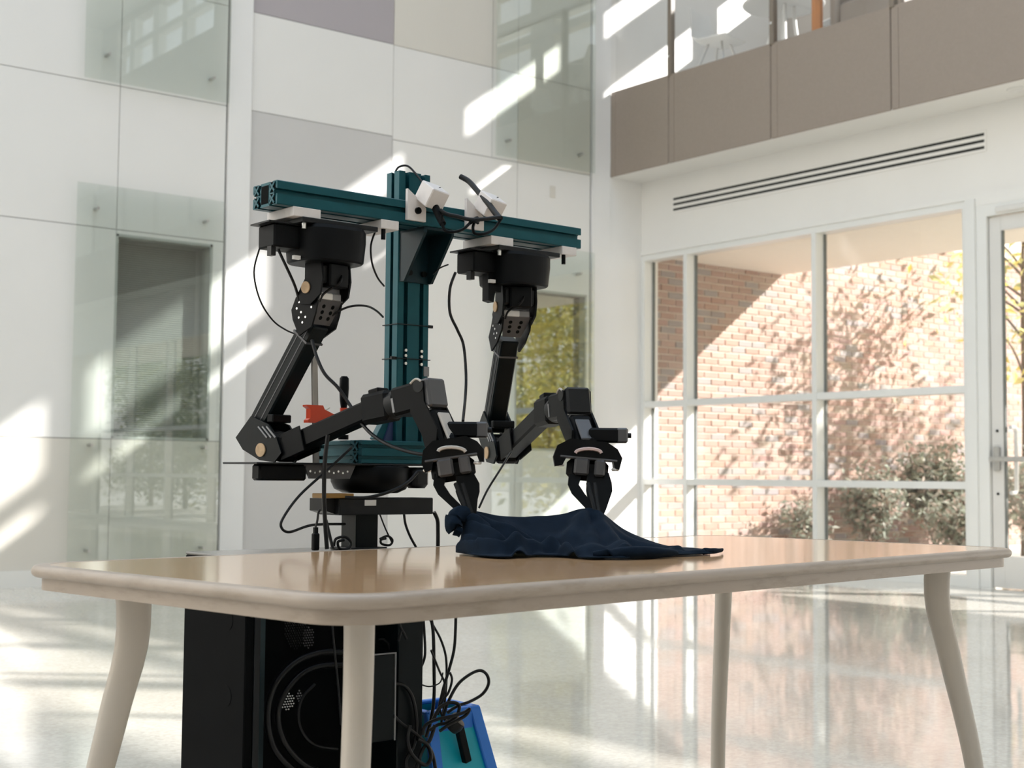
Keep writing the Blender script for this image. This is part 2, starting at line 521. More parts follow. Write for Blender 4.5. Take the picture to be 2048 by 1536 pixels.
def single(o, label, cat, fr=IDENT, group=None):
    """a thing that is one mesh"""
    vs = o.data.vertices
    lo = Vector((min(v.co.x for v in vs), min(v.co.y for v in vs), min(v.co.z for v in vs)))
    hi = Vector((max(v.co.x for v in vs), max(v.co.y for v in vs), max(v.co.z for v in vs)))
    b = Vector(((lo.x + hi.x) / 2, (lo.y + hi.y) / 2, lo.z))
    for v in vs:
        v.co -= b
    o.matrix_world = fr @ Matrix.Translation(b)
    o['label'] = label
    o['category'] = cat
    if group:
        o['group'] = group
    return o

def struct(name):
    o = bpy.data.objects.new(name, None)
    COL.objects.link(o)
    o['kind'] = 'structure'
    ORG[o.name] = Vector((0, 0, 0))
    return o

def sbox(name, x0, x1, y0, y1, z0, z1, mat, parent=None, bev=0.0):
    o = MB().span(x0, x1, y0, y1, z0, z1, bev).build(name, mat, parent)
    if parent is None:
        o['kind'] = 'structure'
    return o

# ================================================================== SETTING
XL, YW = -11.03, 10.36          # left wall face, window wall face
XR, YB, ZC = 10.5, -9.0, 11.5   # far side, room's near end, ceiling
YU = 12.75                       # facade of the upper storey

fl = sbox('floor', XL - 0.4, XR, YB, YW + 0.2, -0.12, 0.0, 'floor')

# ---- left wall: cladding panels with open joints on a dark backing
wl = struct('wall_left')
def with_holes(mb, x0, x1, ys, zs, holes):
    ys, zs = sorted(set(ys)), sorted(set(zs))
    for i in range(len(ys) - 1):
        for j in range(len(zs) - 1):
            cy_, cz_ = (ys[i] + ys[i + 1]) / 2, (zs[j] + zs[j + 1]) / 2
            if any(h[0] < cy_ < h[1] and h[2] < cz_ < h[3] for h in holes):
                continue
            mb.span(x0, x1, ys[i], ys[i + 1], zs[j], zs[j + 1])
W1 = (4.50, 5.36, 1.17, 2.845)
W2 = (8.66, 9.60, 1.15, 2.775)
mb = MB()
with_holes(mb, XL - 0.30, XL - 0.015, [YB, W1[0], W1[1], W2[0], W2[1], YW], [0, W1[2], W1[3], W2[2], W2[3], ZC], [W1, W2])
mb.span(XL - 0.30, XL - 0.015, YW, YU, 4.07, ZC)
mb.build('wall_core', 'backing', wl)
G = 0.006
def panel(y0, y1, z0, z1, mat, holes=()):
    y0, y1, z0, z1 = y0 + G / 2, y1 - G / 2, z0 + G / 2, z1 - G / 2
    ys, zs = [y0, y1], [z0, z1]
    hs = [h for h in holes if h[0] < y1 and h[1] > y0 and h[2] < z1 and h[3] > z0]
    for h in hs:
        ys += [max(h[0], y0), min(h[1], y1)]
        zs += [max(h[2], z0), min(h[3], z1)]
    m_ = MB()
    with_holes(m_, XL - 0.02, XL, ys, zs, hs)
    if m_.v:
        m_.build('panel', mat, wl)
ZJ = [0.0, 1.165, 2.88, 4.07, 4.95, 6.10, 7.6, 9.4, ZC]
for k in range(len(ZJ) - 1):
    z0, z1 = ZJ[k], ZJ[k + 1]
    ys = [-9.0, -6.4, -3.7, -1.1, 1.75, 4.50, 5.462]
    for i in range(len(ys) - 1):
        mt = 'panel_white'
        if k == 0:
            mt = 'panel_beige'
        panel(ys[i], ys[i + 1], z0, z1, mt, (W1,))
    # centre bay, two columns
for (y0, y1, z0, z1, mt) in [
        (5.70, 7.172, 0.0, 4.07, 'panel_grey'), (5.70, 7.172, 4.07, 4.95, 'panel_white'), (5.70, 7.172, 4.95, 6.1, 'panel_taupe'),
        (5.70, 7.172, 6.1, 7.6, 'panel_white'), (5.70, 7.172, 7.6, 9.4, 'panel_beige'), (5.70, 7.172, 9.4, ZC, 'panel_white'),
        (7.172, 8.345, 4.04, 4.945, 'panel_white'), (7.172, 8.345, 4.945, 6.1, 'panel_beige'),
        (8.345, 8.67, 4.04, 4.945, 'panel_white'), (8.345, 8.67, 4.945, 6.1, 'panel_beige'),
        (7.172, 8.67, 0.0, 4.04, 'panel_white'), (7.172, 8.67, 6.1, 7.6, 'panel_white'), (7.172, 8.67, 7.6, 9.4, 'panel_beige'), (7.172, 8.67, 9.4, ZC, 'panel_white'),
        (8.67, 9.64, 0.0, 1.15, 'panel_white'), (8.67, 9.64, 1.15, 4.04, 'panel_white'), (8.67, 9.64, 4.04, 4.945, 'panel_beige'),
        (8.67, 9.64, 4.945, 6.1, 'panel_beige'), (8.67, 9.64, 6.1, 7.6, 'panel_white'), (8.67, 9.64, 7.6, 9.4, 'panel_beige'), (8.67, 9.64, 9.4, ZC, 'panel_white')]:
    panel(y0, y1, z0, z1, mt, (W2,))
# balcony stretch of the same wall
panel(9.92, YU, 4.93, 7.6, 'panel_white')
panel(9.92, YU, 7.6, ZC, 'panel_white')
sbox('trim_1', XL - 0.02, XL + 0.022, 5.475, 5.69, 0, ZC, 'pilaster')
sbox('trim_2', XL - 0.02, XL + 0.022, 9.655, 9.905, 0, ZC, 'pilaster')
sbox('trim_3', XL - 0.02, XL + 0.010, 9.905, YW, 0, 4.06, 'pilaster')
for i, (y0, y1) in enumerate([(YB, 5.475), (5.69, 9.655)]):
    sbox('baseboard_left' if i == 0 else 'baseboard_middle', XL, XL + 0.016, y0, y1, 0, 0.125, 'trim')

# ---- windows set in the left wall (blind behind glass)
for i, wq in enumerate((W1, W2)):
    y0, y1, z0, z1 = wq
    wn = struct('window_%d' % (i + 1))
    mb = MB()
    mb.span(XL - 0.30, XL + 0.0, y0 - 0.004, y0 + 0.02, z0, z1); mb.span(XL - 0.30, XL + 0.0, y1 - 0.02, y1 + 0.004, z0, z1)
    mb.span(XL - 0.30, XL + 0.0, y0, y1, z1 - 0.02, z1 + 0.004); mb.span(XL - 0.30, XL + 0.0, y0, y1, z0 - 0.004, z0 + 0.02)
    mb.build('window_frame', 'blind', wn)
    sbox('pane', XL - 0.10, XL - 0.094, y0, y1, z0, z1, 'glass_coated' if i else 'glass', wn)
    sl = MB()
    z = z0 + 0.02
    rot = Matrix.Rotation(math.radians(35), 3, 'Y')
    while z < z1 - 0.02:
        sl.box((XL - 0.16, (y0 + y1) / 2, z), (0.022, y1 - y0 - 0.05, 0.0025), rot)
        z += 0.0185
    sl.build('blind_slats', 'blind', wn, kind='stuff')
    sbox('window_back', XL - 0.30, XL - 0.28, y0, y1, z0, z1, 'gasket', wn)

# ---- glass panels held off the wall by steel buttons
def glass_panel(y0, y1, z0, z1, pts, label):
    t = thing('glass_screen', label, 'glass screen', (XL + 0.07, (y0 + y1) / 2, z0), IDENT, 'glass screens on the left wall')
    MB().span(XL + 0.062, XL + 0.074, y0, y1, z0, z1).build('pane', 'glass_panel', t)
    for (y, z) in pts:
        MB().cyl((XL + 0.001, y, z), (XL + 0.086, y, z), 0.013, n=14).build('standoff', 'steel', t, smooth=40)
glass_panel(4.17, 5.45, 4.075, 6.1, [(4.37, 4.30), (5.30, 4.27), (4.37, 5.9), (5.30, 5.9)], 'upper glass panel reflecting sky, above the left blind window')
glass_panel(4.14, 5.43, 0.14, 3.215, [(4.31, 3.02), (5.27, 3.03), (4.31, 1.11), (5.30, 1.11), (4.31, 0.27), (5.30, 0.27)], 'tall lower glass panel over the blind window left of the robot')
glass_panel(8.345, 9.645, 4.05, 6.1, [(8.52, 4.23), (9.47, 4.23), (8.52, 5.9), (9.47, 5.9)], 'upper glass panel near the room corner, above the outlet plate')
glass_panel(8.33, 9.645, 0.14, 3.21, [(8.50, 3.04), (9.46, 2.98), (8.50, 1.03), (9.47, 1.03), (8.5, 0.27), (9.47, 0.27)], 'lower glass panel reflecting yellow foliage behind the right robot arm')
o = MB().span(XL, XL + 0.008, 9.09, 9.165, 3.74, 3.86, 0.003).build('wall_plate', 'panel_beige')
single(o, 'small beige blank plate on the wall above the robot beam', 'wall plate')

# ---- window wall: lintel, piers
wr = struct('wall_right')
mb = MB()
mb.span(XL - 0.3, XR, YW, YW + 0.25, 3.262, 4.6)
mb.build('lintel', 'wall', wr)
MB().span(XL - 0.3, XL + 0.012, YW, YW + 0.25, 0, 3.27).build('pier', 'wall', wr)
MB().span(XL, -6.99, YW - 0.012, YW, 3.262, 3.30).build('head_bead', 'trim', wr)
MB().span(-6.99, XR, YW - 0.012, YW, 3.20, 3.30).build('head_bead', 'trim', wr)

def storefront(name, x0, x1, mulls, z0=0.03, zh=3.20, rails=(0.845, 1.66), glass_y=None):
    wn = struct(name)
    gy = YW + 0.13
    fr_ = MB()
    fr_.span(x0, x1, YW, YW + 0.15, zh, zh + 0.062)                 # head
    fr_.span(x0, x1, YW, YW + 0.15, 0.0, z0 + 0.06)                 # sill
    fr_.build('head_and_sill', 'frame', wn)
    for k, xm in enumerate(mulls):
        MB().span(xm, xm + 0.052, YW, YW + 0.15, z0 + 0.06, zh, 0.002).build('mullion', 'frame', wn)
    for k in range(len(mulls) - 1):
        a_, b_ = mulls[k] + 0.052, mulls[k + 1]
        for zr in rails:
            MB().span(a_, b_, YW + 0.004, YW + 0.146, zr - 0.032, zr + 0.032, 0.002).build('rail', 'frame', wn)
        zz = [z0 + 0.06] + [q for zr in rails for q in (zr - 0.032, zr + 0.032)] + [zh]
        for j in range(0, len(zz), 2):
            MB().span(a_, b_, gy, gy + 0.008, zz[j], zz[j + 1]).build('pane', 'glass', wn)
            g = MB()
            for (p, q) in ((a_, a_ + 0.012), (b_ - 0.012, b_)):
                g.span(p, q, gy - 0.012, gy + 0.02, zz[j], zz[j + 1])
            g.build('gasket', 'gasket', wn)
    return wn
storefront('window_3', XL + 0.012, -6.985, [XL + 0.012, -10.384, -8.685, -7.042])
mm_ = [-5.60 + 1.66 * i for i in range(10)]
storefront('window_4', -5.66, XR, [-5.66] + [x for x in mm_[1:] if x < XR - 0.2] + [XR - 0.06])

# ---- door: frame, leaf with glass, push bar, pull
dr = struct('door_1')
mb = MB()
mb.span(-6.992, -6.90, YW - 0.03, YW + 0.15, 0, 3.262); mb.span(-6.90, -6.80, YW - 0.01, YW + 0.15, 0, 3.262)
mb.span(-5.75, -5.66, YW - 0.03, YW + 0.15, 0, 3.262); mb.span(-6.80, -5.75, YW - 0.01, YW + 0.15, 3.10, 3.262)
mb.build('door_frame', 'frame', dr)
mb = MB()
dx0, dx1, dz1 = -6.795, -5.755, 3.09
mb.span(dx0, dx0 + 0.11, YW + 0.02, YW + 0.07, 0.01, dz1, 0.003); mb.span(dx1 - 0.11, dx1, YW + 0.02, YW + 0.07, 0.01, dz1, 0.003)
mb.span(dx0 + 0.11, dx1 - 0.11, YW + 0.02, YW + 0.07, dz1 - 0.12, dz1); mb.span(dx0 + 0.11, dx1 - 0.11, YW + 0.02, YW + 0.07, 0.01, 0.27)
leaf = mb.build('door_leaf', 'door', dr)
MB().span(dx0 + 0.11, dx1 - 0.11, YW + 0.04, YW + 0.048, 0.27, dz1 - 0.12).build('pane', 'glass', leaf)
mb = MB(); mb.span(dx0 + 0.11, dx0 + 0.122, YW + 0.03, YW + 0.06, 0.27, dz1 - 0.12); mb.build('gasket', 'gasket', leaf)
mb = MB()
mb.box((dx0 + 0.055, YW + 0.005, 1.07), (0.055, 0.03, 0.20), None, 0.008)
mb.cyl((dx0 + 0.055, YW - 0.02, 1.07), (dx0 + 0.055, YW + 0.02, 1.07), 0.028, n=18)
mb.seg((dx0 + 0.02, YW - 0.05, 1.065), (dx1 - 0.05, YW - 0.05, 1.065), 0.042, 0.03, (0, 1, 0), 0.006)
mb.build('push_bar', 'steel', dr, smooth=35)
mb = MB()
mb.cyl((dx0 + 0.055, YW + 0.012, 1.30), (dx0 + 0.055, YW + 0.022, 1.30), 0.011, n=12)
mb.cyl((dx0 + 0.055, YW + 0.012, 0.78), (dx0 + 0.055, YW + 0.022, 0.78), 0.011, n=12)
mb.build('lock', 'dark', dr, smooth=35)
MB().tube([(dx0 + 0.15, YW + 0.06, 0.79), (dx0 + 0.15, YW + 0.13, 0.80), (dx0 + 0.15, YW + 0.14, 0.9), (dx0 + 0.15, YW + 0.14, 1.23), (dx0 + 0.15, YW + 0.13, 1.32), (dx0 + 0.15, YW + 0.06, 1.33)], 0.018, 10).build('pull_handle', 'panel_white', dr, smooth=60)
MB().box((-6.4, YW - 0.005, 3.14), (0.62, 0.05, 0.055), None, 0.01).build('door_closer', 'door', dr)

# ---- linear air vent in the lintel
v = thing('air_vent', 'long white slot air vent with three dark slots above the windows', 'vent', (-8.66, YW, 3.67))
MB().span(-10.54, -6.79, YW - 0.008, YW, 3.652, 3.84, 0.003).build('frame', 'wall', v)
for k in range(3):
    z = 3.690 + 0.056 * k
    MB().span(-10.52, -6.81, YW - 0.0085, YW - 0.0078, z - 0.012, z + 0.012).build('slot', 'slot', v)

# ---- balcony: slab with soffit, spandrel panels, glass balustrade and posts
YS = 9.91
bal = struct('trim_4')
sbox('balcony_slab', XL, XR, YS + 0.04, YU, 4.07, 4.93, 'ceiling', bal)
sbox('soffit_face', XL + 0.012, XR, YS + 0.012, YW, 4.05, 4.07, 'trim', bal)
xj = [XL + 0.012, -10.14] + [-10.14 + 1.36 * i for i in range(1, 16)]
xj = [x for x in xj if x < XR]
for k in range(len(xj) - 1):
    MB().span(xj[k] + 0.006, xj[k + 1] - 0.006, YS, YS + 0.03, 4.055, 4.965, 0.004).build('spandrel_panel', 'spandrel', bal)
    MB().span(xj[k] + 0.008, xj[k] + 0.08, YS - 0.004, YS, 4.058, 4.93).build('edge_strip', 'spandrel', bal)
MB().span(XL + 0.012, xj[-1], YS + 0.03, YS + 0.05, 4.06, 4.95).build('joint_backing', 'post', bal)
br_ = thing('glass_balustrade', 'clear glass balustrade with brown posts along the upper balcony', 'balustrade', (XL, YS, 4.96))
for k in range(len(xj) - 1):
    MB().span(xj[k] + 0.05, xj[k + 1] - 0.02, YS + 0.03, YS + 0.042, 4.965, 6.05).build('pane', 'glass', br_)
    if k:
        p_ = MB().span(xj[k] - 0.012, xj[k] + 0.042, YS - 0.01, YS + 0.05, 4.95, 6.08, 0.004).build('post', 'post', br_)
        MB().cyl((xj[k] + 0.015, YS - 0.018, 5.15), (xj[k] + 0.015, YS - 0.009, 5.15), 0.014, n=10).build('button', 'silver', p_)
MB().span(XL + 0.03, xj[-1], YS - 0.005, YS + 0.055, 6.05, 6.09, 0.006).build('handrail', 'steel', br_)
dl = thing('downlight', 'round white recessed downlight under the balcony edge', 'light', (-6.35, 10.13, 4.045))
MB().cyl((-6.35, 10.13, 4.036), (-6.35, 10.13, 4.05), 0.085, n=24).build('trim_ring', 'trim', dl, smooth=40)
MB().cyl((-6.35, 10.13, 4.033), (-6.35, 10.13, 4.036), 0.065, n=24).build('lens', 'label', dl, smooth=40)

# ---- upper storey facade with windows
up_ = struct('wall_upper')
def tier(x0, x1, z0, z1, mulls, rails, nm):    # rails: (low, high, from, to)
    wn = struct(nm)
    pts = [x0] + [q for (c, wd) in mulls for q in (c - wd / 2, c + wd / 2)] + [x1]
    for (c, wd) in mulls:
        MB().span(c - wd / 2, c + wd / 2, YU, YU + 0.2, z0, z1).build('mullion', 'frame', wn)
    for (za, zb, xa, xb) in rails:
        MB().span(xa, xb, YU + 0.002, YU + 0.18, za, zb).build('rail', 'frame', wn)
    for k in range(0, len(pts), 2):
        MB().span(pts[k], pts[k + 1], YU + 0.1, YU + 0.108, z0, z1).build('pane', 'glass', wn)
LX0, LX1, LZ0, LZ1 = -10.9, 6.0, 6.75, 8.15
tier(LX0, LX1, LZ0, LZ1, [(-9.65, 0.2), (-7.95, 0.36), (-6.25, 0.52), (-4.85, 0.3), (-3.0, 0.2), (-1.3, 0.16), (0.4, 0.16), (2.1, 0.16), (3.8, 0.16)], [(7.50, 7.70, LX0, -4.85), (7.25, 7.37, LX0, -4.85), (7.29, 7.41, -4.85, LX1)], 'window_5')
HX0, HX1, HZ0, HZ1 = 4.5, 9.6, 10.1, 11.3
tier(HX0, HX1, HZ0, HZ1, [(5.9, 0.25), (7.4, 0.3), (8.7, 0.25)], [(10.62, 10.76, HX0, HX1)], 'window_6')
mb = MB()
def wall_xz(x0, x1, z0, z1):
    mb.span(x0, x1, YU, YU + 0.25, z0, z1)
wall_xz(XL - 0.3, XR, 4.07, LZ0)
wall_xz(XL - 0.3, LX0, LZ0, LZ1); wall_xz(LX1, XR, LZ0, LZ1)
wall_xz(XL - 0.3, XR, LZ1, HZ0)
wall_xz(XL - 0.3, HX0, HZ0, HZ1); wall_xz(HX1, XR, HZ0, HZ1)
wall_xz(XL - 0.3, XR, HZ1, ZC + 0.2)
mb.build('facade', 'taupe_wall', up_)
# ceiling with a long unseen skylight added for fill light, closing walls behind and beside the viewpoint
cg = struct('ceiling')
KX0, KX1, KY0, KY1 = -10.4, 5.0, -8.4, 9.6
mb = MB()
for (x0, x1, y0, y1) in ((XL - 0.3, KX0, YB, YU + 0.25), (KX1, XR + 0.25, YB, YU + 0.25), (KX0, KX1, YB, KY0), (KX0, KX1, KY1, YU + 0.25)):
    mb.span(x0, x1, y0, y1, ZC, ZC + 0.2)
mb.build('ceiling_slab', 'ceiling', cg)
for k in range(1, 9):
    MB().span(KX0 + (KX1 - KX0) * k / 9 - 0.05, KX0 + (KX1 - KX0) * k / 9 + 0.05, KY0, KY1, ZC + 0.02, ZC + 0.18).build('fill_skylight_bar', 'frame', cg)
MB().span(KX0, KX1, KY0, KY1, ZC + 0.08, ZC + 0.09).build('fill_skylight_pane', 'glass', cg)
sbox('wall_front', XL - 0.3, XR + 0.25, YB - 0.25, YB, 0, ZC + 0.2, 'wall')
sbox('wall_side', XR, XR + 0.25, YB, YU + 0.25, 0, ZC + 0.2, 'wall')

# ---- balcony furniture seen through the glass
fu = thing('cafe_table', 'white round cafe table with splayed legs on the balcony', 'table', (-9.35, 10.75, 4.93))
MB().lathe([(0.0, 0.72), (0.40, 0.72), (0.415, 0.735), (0.40, 0.75), (0.0, 0.75)], (-9.35, 10.75, 4.93), n=32).build('tabletop', 'panel_white', fu, smooth=40)
for k in range(4):
    a_ = math.pi / 4 + k * math.pi / 2
    MB().tube([(-9.35 + 0.10 * math.cos(a_), 10.75 + 0.10 * math.sin(a_), 5.64), (-9.35 + 0.14 * math.cos(a_), 10.75 + 0.14 * math.sin(a_), 5.3), (-9.35 + 0.30 * math.cos(a_), 10.75 + 0.30 * math.sin(a_), 4.93)], 0.02, 8).build('leg', 'panel_white', fu, smooth=60)
def shell_chair(x, y, rz, label):
    fr_ = frame(Vector((x, y, 4.93)), rz)
    t = thing('shell_chair', label, 'chair', (0, 0, 0), fr_, 'white balcony chairs')
    prof = [(-0.20, 0.44), (-0.12, 0.42), (0.10, 0.41), (0.20, 0.45), (0.25, 0.60), (0.28, 0.80)]
    mb_ = MB()
    rings_ = []
    for i, (yy, zz) in enumerate(prof):
        wd = [0.19, 0.22, 0.23, 0.22, 0.21, 0.17][i]
        cup = [0.01, 0.02, 0.03, 0.04, 0.05, 0.04][i]
        top = [Vector((u * wd, yy - (cup * u * u if i > 3 else 0), zz + (cup * u * u if i <= 3 else 0))) for u in (-1, -0.5, 0, 0.5, 1)]
        off = Vector((0, 0.012, 0)) if i > 3 else Vector((0, 0, -0.012))
        rings_.append(top + [p + off for p in reversed(top)])
    mb_.rings(rings_).build('seat_shell', 'panel_white', t, smooth=60)
    for sx in (-1, 1):
        for sy in (-1, 1):
            MB().cyl((sx * 0.08, sy * 0.08, 0.41), (sx * 0.20, sy * 0.20, 0.0), 0.011, n=8).build('leg', 'steel', t, smooth=60)
    return t
shell_chair(-9.95, 10.45, math.radians(100), 'white shell chair on the balcony at the corner end')
shell_chair(-8.72, 10.95, math.radians(-100), 'white shell chair on the balcony right of the cafe table')
lc = thing('lounge_chair', 'taupe upholstered lounge chair behind the balcony glass', 'chair', (-8.0, 10.6, 4.93))
MB().box((-8.0, 10.6, 5.17), (0.62, 0.6, 0.30), None, 0.04).build('seat', 'spandrel', lc, smooth=40)
MB().box((-8.0, 10.86, 5.45), (0.62, 0.16, 0.62), None, 0.04).build('backrest', 'spandrel', lc, smooth=40)
for sx in (-1, 1):
    MB().box((-8.0 + sx * 0.36, 10.6, 5.26), (0.11, 0.6, 0.46), None, 0.03).build('armrest', 'spandrel', lc, smooth=40)
    for sy in (-1, 1):
        MB().cyl((-8.0 + sx * 0.28, 10.6 + sy * 0.24, 5.02), (-8.0 + sx * 0.28, 10.6 + sy * 0.24, 4.93), 0.02, n=8).build('leg', 'post', lc)
cu = MB().box((-8.48, 10.22, 5.20), (0.10, 0.10, 0.5), None, 0.03)
o = cu.build('orange_bolster', pmat('orange_fabric', (0.55, 0.22, 0.07), 0.8)); single(o, 'orange bolster standing behind the balcony glass', 'cushion')

# ================================================================== OUTDOORS
sbox('ground', -40, 40, YW + 0.2, 60, -0.2, -0.03, 'ground')
bw = struct('wall_brick')
XB = -11.2
MB().span(XB - 0.3, XB - 0.010, YW + 0.25, 26, -0.03, 6.0).build('mortar', 'mortar', bw)
BH, BP = 0.0777, 0.227
def brick_mb(mb_, y, z, l, jx):
    mb_.span(XB - 0.05, XB + jx, y, y + l, z, z + BH - 0.014)
proto = MB(); proto.span(-0.05, 0.0, -(BP - 0.014) / 2, (BP - 0.014) / 2, 0, BH - 0.014, 0.003)
pr_o = None
rest = MB()
cells = []
row = 0
while row * BH < 3.9:
    z = row * BH
    y = YW + 0.25 + (BP / 2 if row % 2 else 0)
    if row % 2:
        cells.append((YW + 0.25, z, BP / 2 - 0.014))
    while y < 25.5:
        cells.append((y, z, BP - 0.014))
        y += BP
    row += 1
near = sorted([c for c in cells if c[1] > 1.3 and c[1] < 3.3 and c[2] > 0.15], key=lambda c: c[0])[:290]
ns = set(near)
for c in cells:
    jx = random.uniform(-0.0025, 0.0025)
    if c in ns:
        if pr_o is None:
            pr_o = proto.build('brick', 'brick', bw)
            o = pr_o
        else:
            o = pr_o.copy(); COL.objects.link(o); o.parent = bw
        o.location = (XB + jx, c[0] + c[2] / 2, c[1])
    else:
        rest.span(XB - 0.05, XB + jx, c[0], c[0] + c[2], c[1], c[1] + BH - 0.014)
rest.build('bricks_beyond', 'brick', bw, kind='stuff')
sbox('trim_5', XL - 0.6, XR + 4, YW + 0.25, 12.84, 3.31, 4.07, 'soffit')     # overhang soffit outside

def leaves(mb_, centers, n, spread, size, seed, droop=0.3):
    rng = random.Random(seed)
    for _ in range(n):
        c = rng.choice(centers)
        d = Vector((rng.gauss(0, 1), rng.gauss(0, 1), rng.gauss(0, 1))) * spread
        p = Vector(c) + d
        p.x = max(p.x, -10.98)
        if p.y < 13.15 and mb_.lim:
            p.y = 13.15 + rng.uniform(0, 0.5)
        if p.z < 0.02:
            p.z = 0.02 + abs(p.z) * 0.3
        u = Vector((rng.uniform(-1, 1), rng.uniform(-1, 1), rng.uniform(-0.9, 0.4))).normalized()
        s = u.orthogonal().normalized()
        s = Quaternion(u, rng.uniform(0, 6.28)) @ s
        l = size * rng.uniform(0.6, 1.3)
        wd = l * 0.42
        nrm = u.cross(s) * l * 0.08
        mb_.add([p, p + u * l * 0.45 + s * wd * 0.5 + nrm, p + u * l, p + u * l * 0.45 - s * wd * 0.5 + nrm], [(0, 1, 2, 3)])
def tree(name, label, x, y, h, crown, n, size, mat, seed, spread=0.28, low=0.3, group=None):
    t = thing(name, label, 'tree', (x, y, -0.03), IDENT, group)
    rng = random.Random(seed)
    tr = MB()
    tr.tube([(x, y, -0.03), (x + 0.04, y - 0.03, h * 0.35), (x - 0.03, y + 0.05, h * 0.7), (x + 0.02, y, h * 0.95)], 0.06, 8, taper=lambda s: 0.06 * (1 - s) + 0.012)
    tr.build('trunk', 'bark', t, smooth=60)
    tips = []
    bm_ = MB()
    for k in range(22):
        a_ = rng.uniform(0, 6.28)
        zz = h * rng.uniform(low, 0.9)
        r_ = crown * rng.uniform(0.45, 1.0) * (1.15 - abs(zz / h - 0.55))
        e_ = Vector((x + math.cos(a_) * r_, y + math.sin(a_) * r_, zz + rng.uniform(0.1, 0.5)))
        e_.x = max(e_.x, -10.95); e_.y = max(e_.y, 13.3)
        s_ = Vector((x, y, zz - 0.15))
        m_ = (s_ + e_) / 2 + Vector((0, 0, 0.08))
        bm_.tube([s_, m_, e_], 0.015, 5, 4, taper=lambda s: 0.016 * (1 - s) + 0.004)
        tips += [m_, e_, (m_ + e_) / 2, e_ + Vector((0, 0, 0.15))]
    bm_.build('branches', 'bark', t, kind='stuff')
    lf = MB(); lf.lim = True; leaves(lf, tips, n, spread, size, seed + 1)
    lf.build('foliage', mat, t, kind='stuff')
tree('birch_tree', 'yellow leaved slim tree just outside the glass door', -9.75, 15.6, 4.4, 1.15, 1000, 0.15, 'leaf_yellow', 11, low=0.45)
tree('birch_tree', 'sparse yellow green tree standing behind the one by the door', -7.0, 19.3, 5.8, 1.3, 1200, 0.15, 'leaf_yellow', 21, low=0.42)
tree('birch_tree', 'yellow leaved tree reflected in the lower corner glass panel', -4.2, 15.0, 5.0, 1.9, 11000, 0.16, 'leaf_yellow', 31, spread=0.34, low=0.1)
for (x_, y_, sd_, wh_) in ((7.6, 15.2, 41, 'nearest of three to the glass door'), (11.4, 15.6, 42, 'middle one of three'), (15.3, 16.4, 43, 'farthest of three from the glass door')):
    tree('dark_tree', 'dark green tree mirrored in left glass, ' + wh_, x_, y_, 4.6, 1.4, 5000, 0.16, 'leaf_green', sd_, spread=0.34, low=0.08, group='trees mirrored in the left glass screens')
def shrub(label, x, y, r, h, n, mat, seed, size=0.075):
    t = thing('shrub', label, 'shrub', (x, y, -0.03), IDENT, 'shrubs along the brick wall')
    rng = random.Random(seed)
    st = MB(); cs = []
    for k in range(9):
        a_ = rng.uniform(0, 6.28); q = r * rng.uniform(0.2, 0.9)
        e_ = Vector((max(x + math.cos(a_) * q, -10.95), y + math.sin(a_) * q, h * rng.uniform(0.45, 0.9)))
        st.tube([(x, y, -0.03), ((x + e_.x) / 2, (y + e_.y) / 2, e_.z * 0.6), e_], 0.008, 5, 3)
        cs += [e_, e_ * 0.6 + Vector((x, y, 0.1)) * 0.4, e_ * 0.8 + Vector((x, y, h * 0.4)) * 0.2]
    st.build('stems', 'bark', t, kind='stuff')
    lf = MB(); leaves(lf, cs, n, r * 0.24, size, seed)
    lf.build('foliage', mat, t, kind='stuff')
shrub('low shrub against the brick wall at the right of the second window bay', -10.75, 12.75, 0.36, 0.6, 800, 'leaf_grey', 51, 0.09)
shrub('grey green shrub at the left of the third window bay', -10.55, 13.7, 0.45, 1.0, 2200, 'leaf_grey', 52, 0.10)
shrub('tall grey green shrub in the middle of the third window bay', -10.5, 14.85, 0.45, 1.35, 2600, 'leaf_grey', 53, 0.10)
shrub('rounded shrub at the right of the third window bay', -10.5, 15.8, 0.5, 1.15, 2400, 'leaf_grey', 54, 0.10)
shrub('low shrub close to the glass of the third window bay', -9.2, 13.45, 0.4, 0.6, 1800, 'leaf_grey', 56, 0.09)
shrub('shrub behind the glass door by the pull handle', -9.2, 15.0, 0.5, 1.15, 2400, 'leaf_grey', 55, 0.10)

# ================================================================== TABLE
TU = Vector((-0.144, 0.9896, 0)); TV = Vector((-0.9896, -0.144, 0))
TN = Vector((-1.367, 0.834, 0))
TAB = frame(TN, math.atan2(TU.y, TU.x))          # x along the long edge, y along the short edge
TL, TS, TZ = 1.733, 0.738, 0.763
def rrect(x0, x1, y0, y1, r, n=8):
    pts = []
    for (cx_, cy_, a0) in ((x1 - r, y1 - r, 0), (x0 + r, y1 - r, 90), (x0 + r, y0 + r, 180), (x1 - r, y0 + r, 270)):
        for k in range(n + 1):
            a_ = math.radians(a0 + 90 * k / n)
            pts.append((cx_ + r * math.cos(a_), cy_ + r * math.sin(a_)))
    return pts
tb = thing('work_table', 'long maple topped table with rounded cream edging and curved legs', 'table', (TL / 2, TS / 2, 0), TAB)
MB().prism(rrect(0.010, TL - 0.010, 0.010, TS - 0.010, 0.062, 10), (0, 0, TZ), (1, 0, 0), (0, 1, 0), (0, 0, 1), -0.014, 0.0).build('tabletop', 'maple', tb, smooth=30)
eo, ei = [], []
rings_ = []
for k in range(9):                                                   # bullnose edging
    a_ = -math.pi / 2 + math.pi * k / 8
    e_ = 0.0085 * math.cos(a_)
    rings_.append([Vector((x, y, TZ - 0.0085 + 0.0087 * math.sin(a_))) for x, y in rrect(-0.006 - e_, TL + 0.006 + e_, -0.006 - e_, TS + 0.006 + e_, 0.075 + e_, 10)])
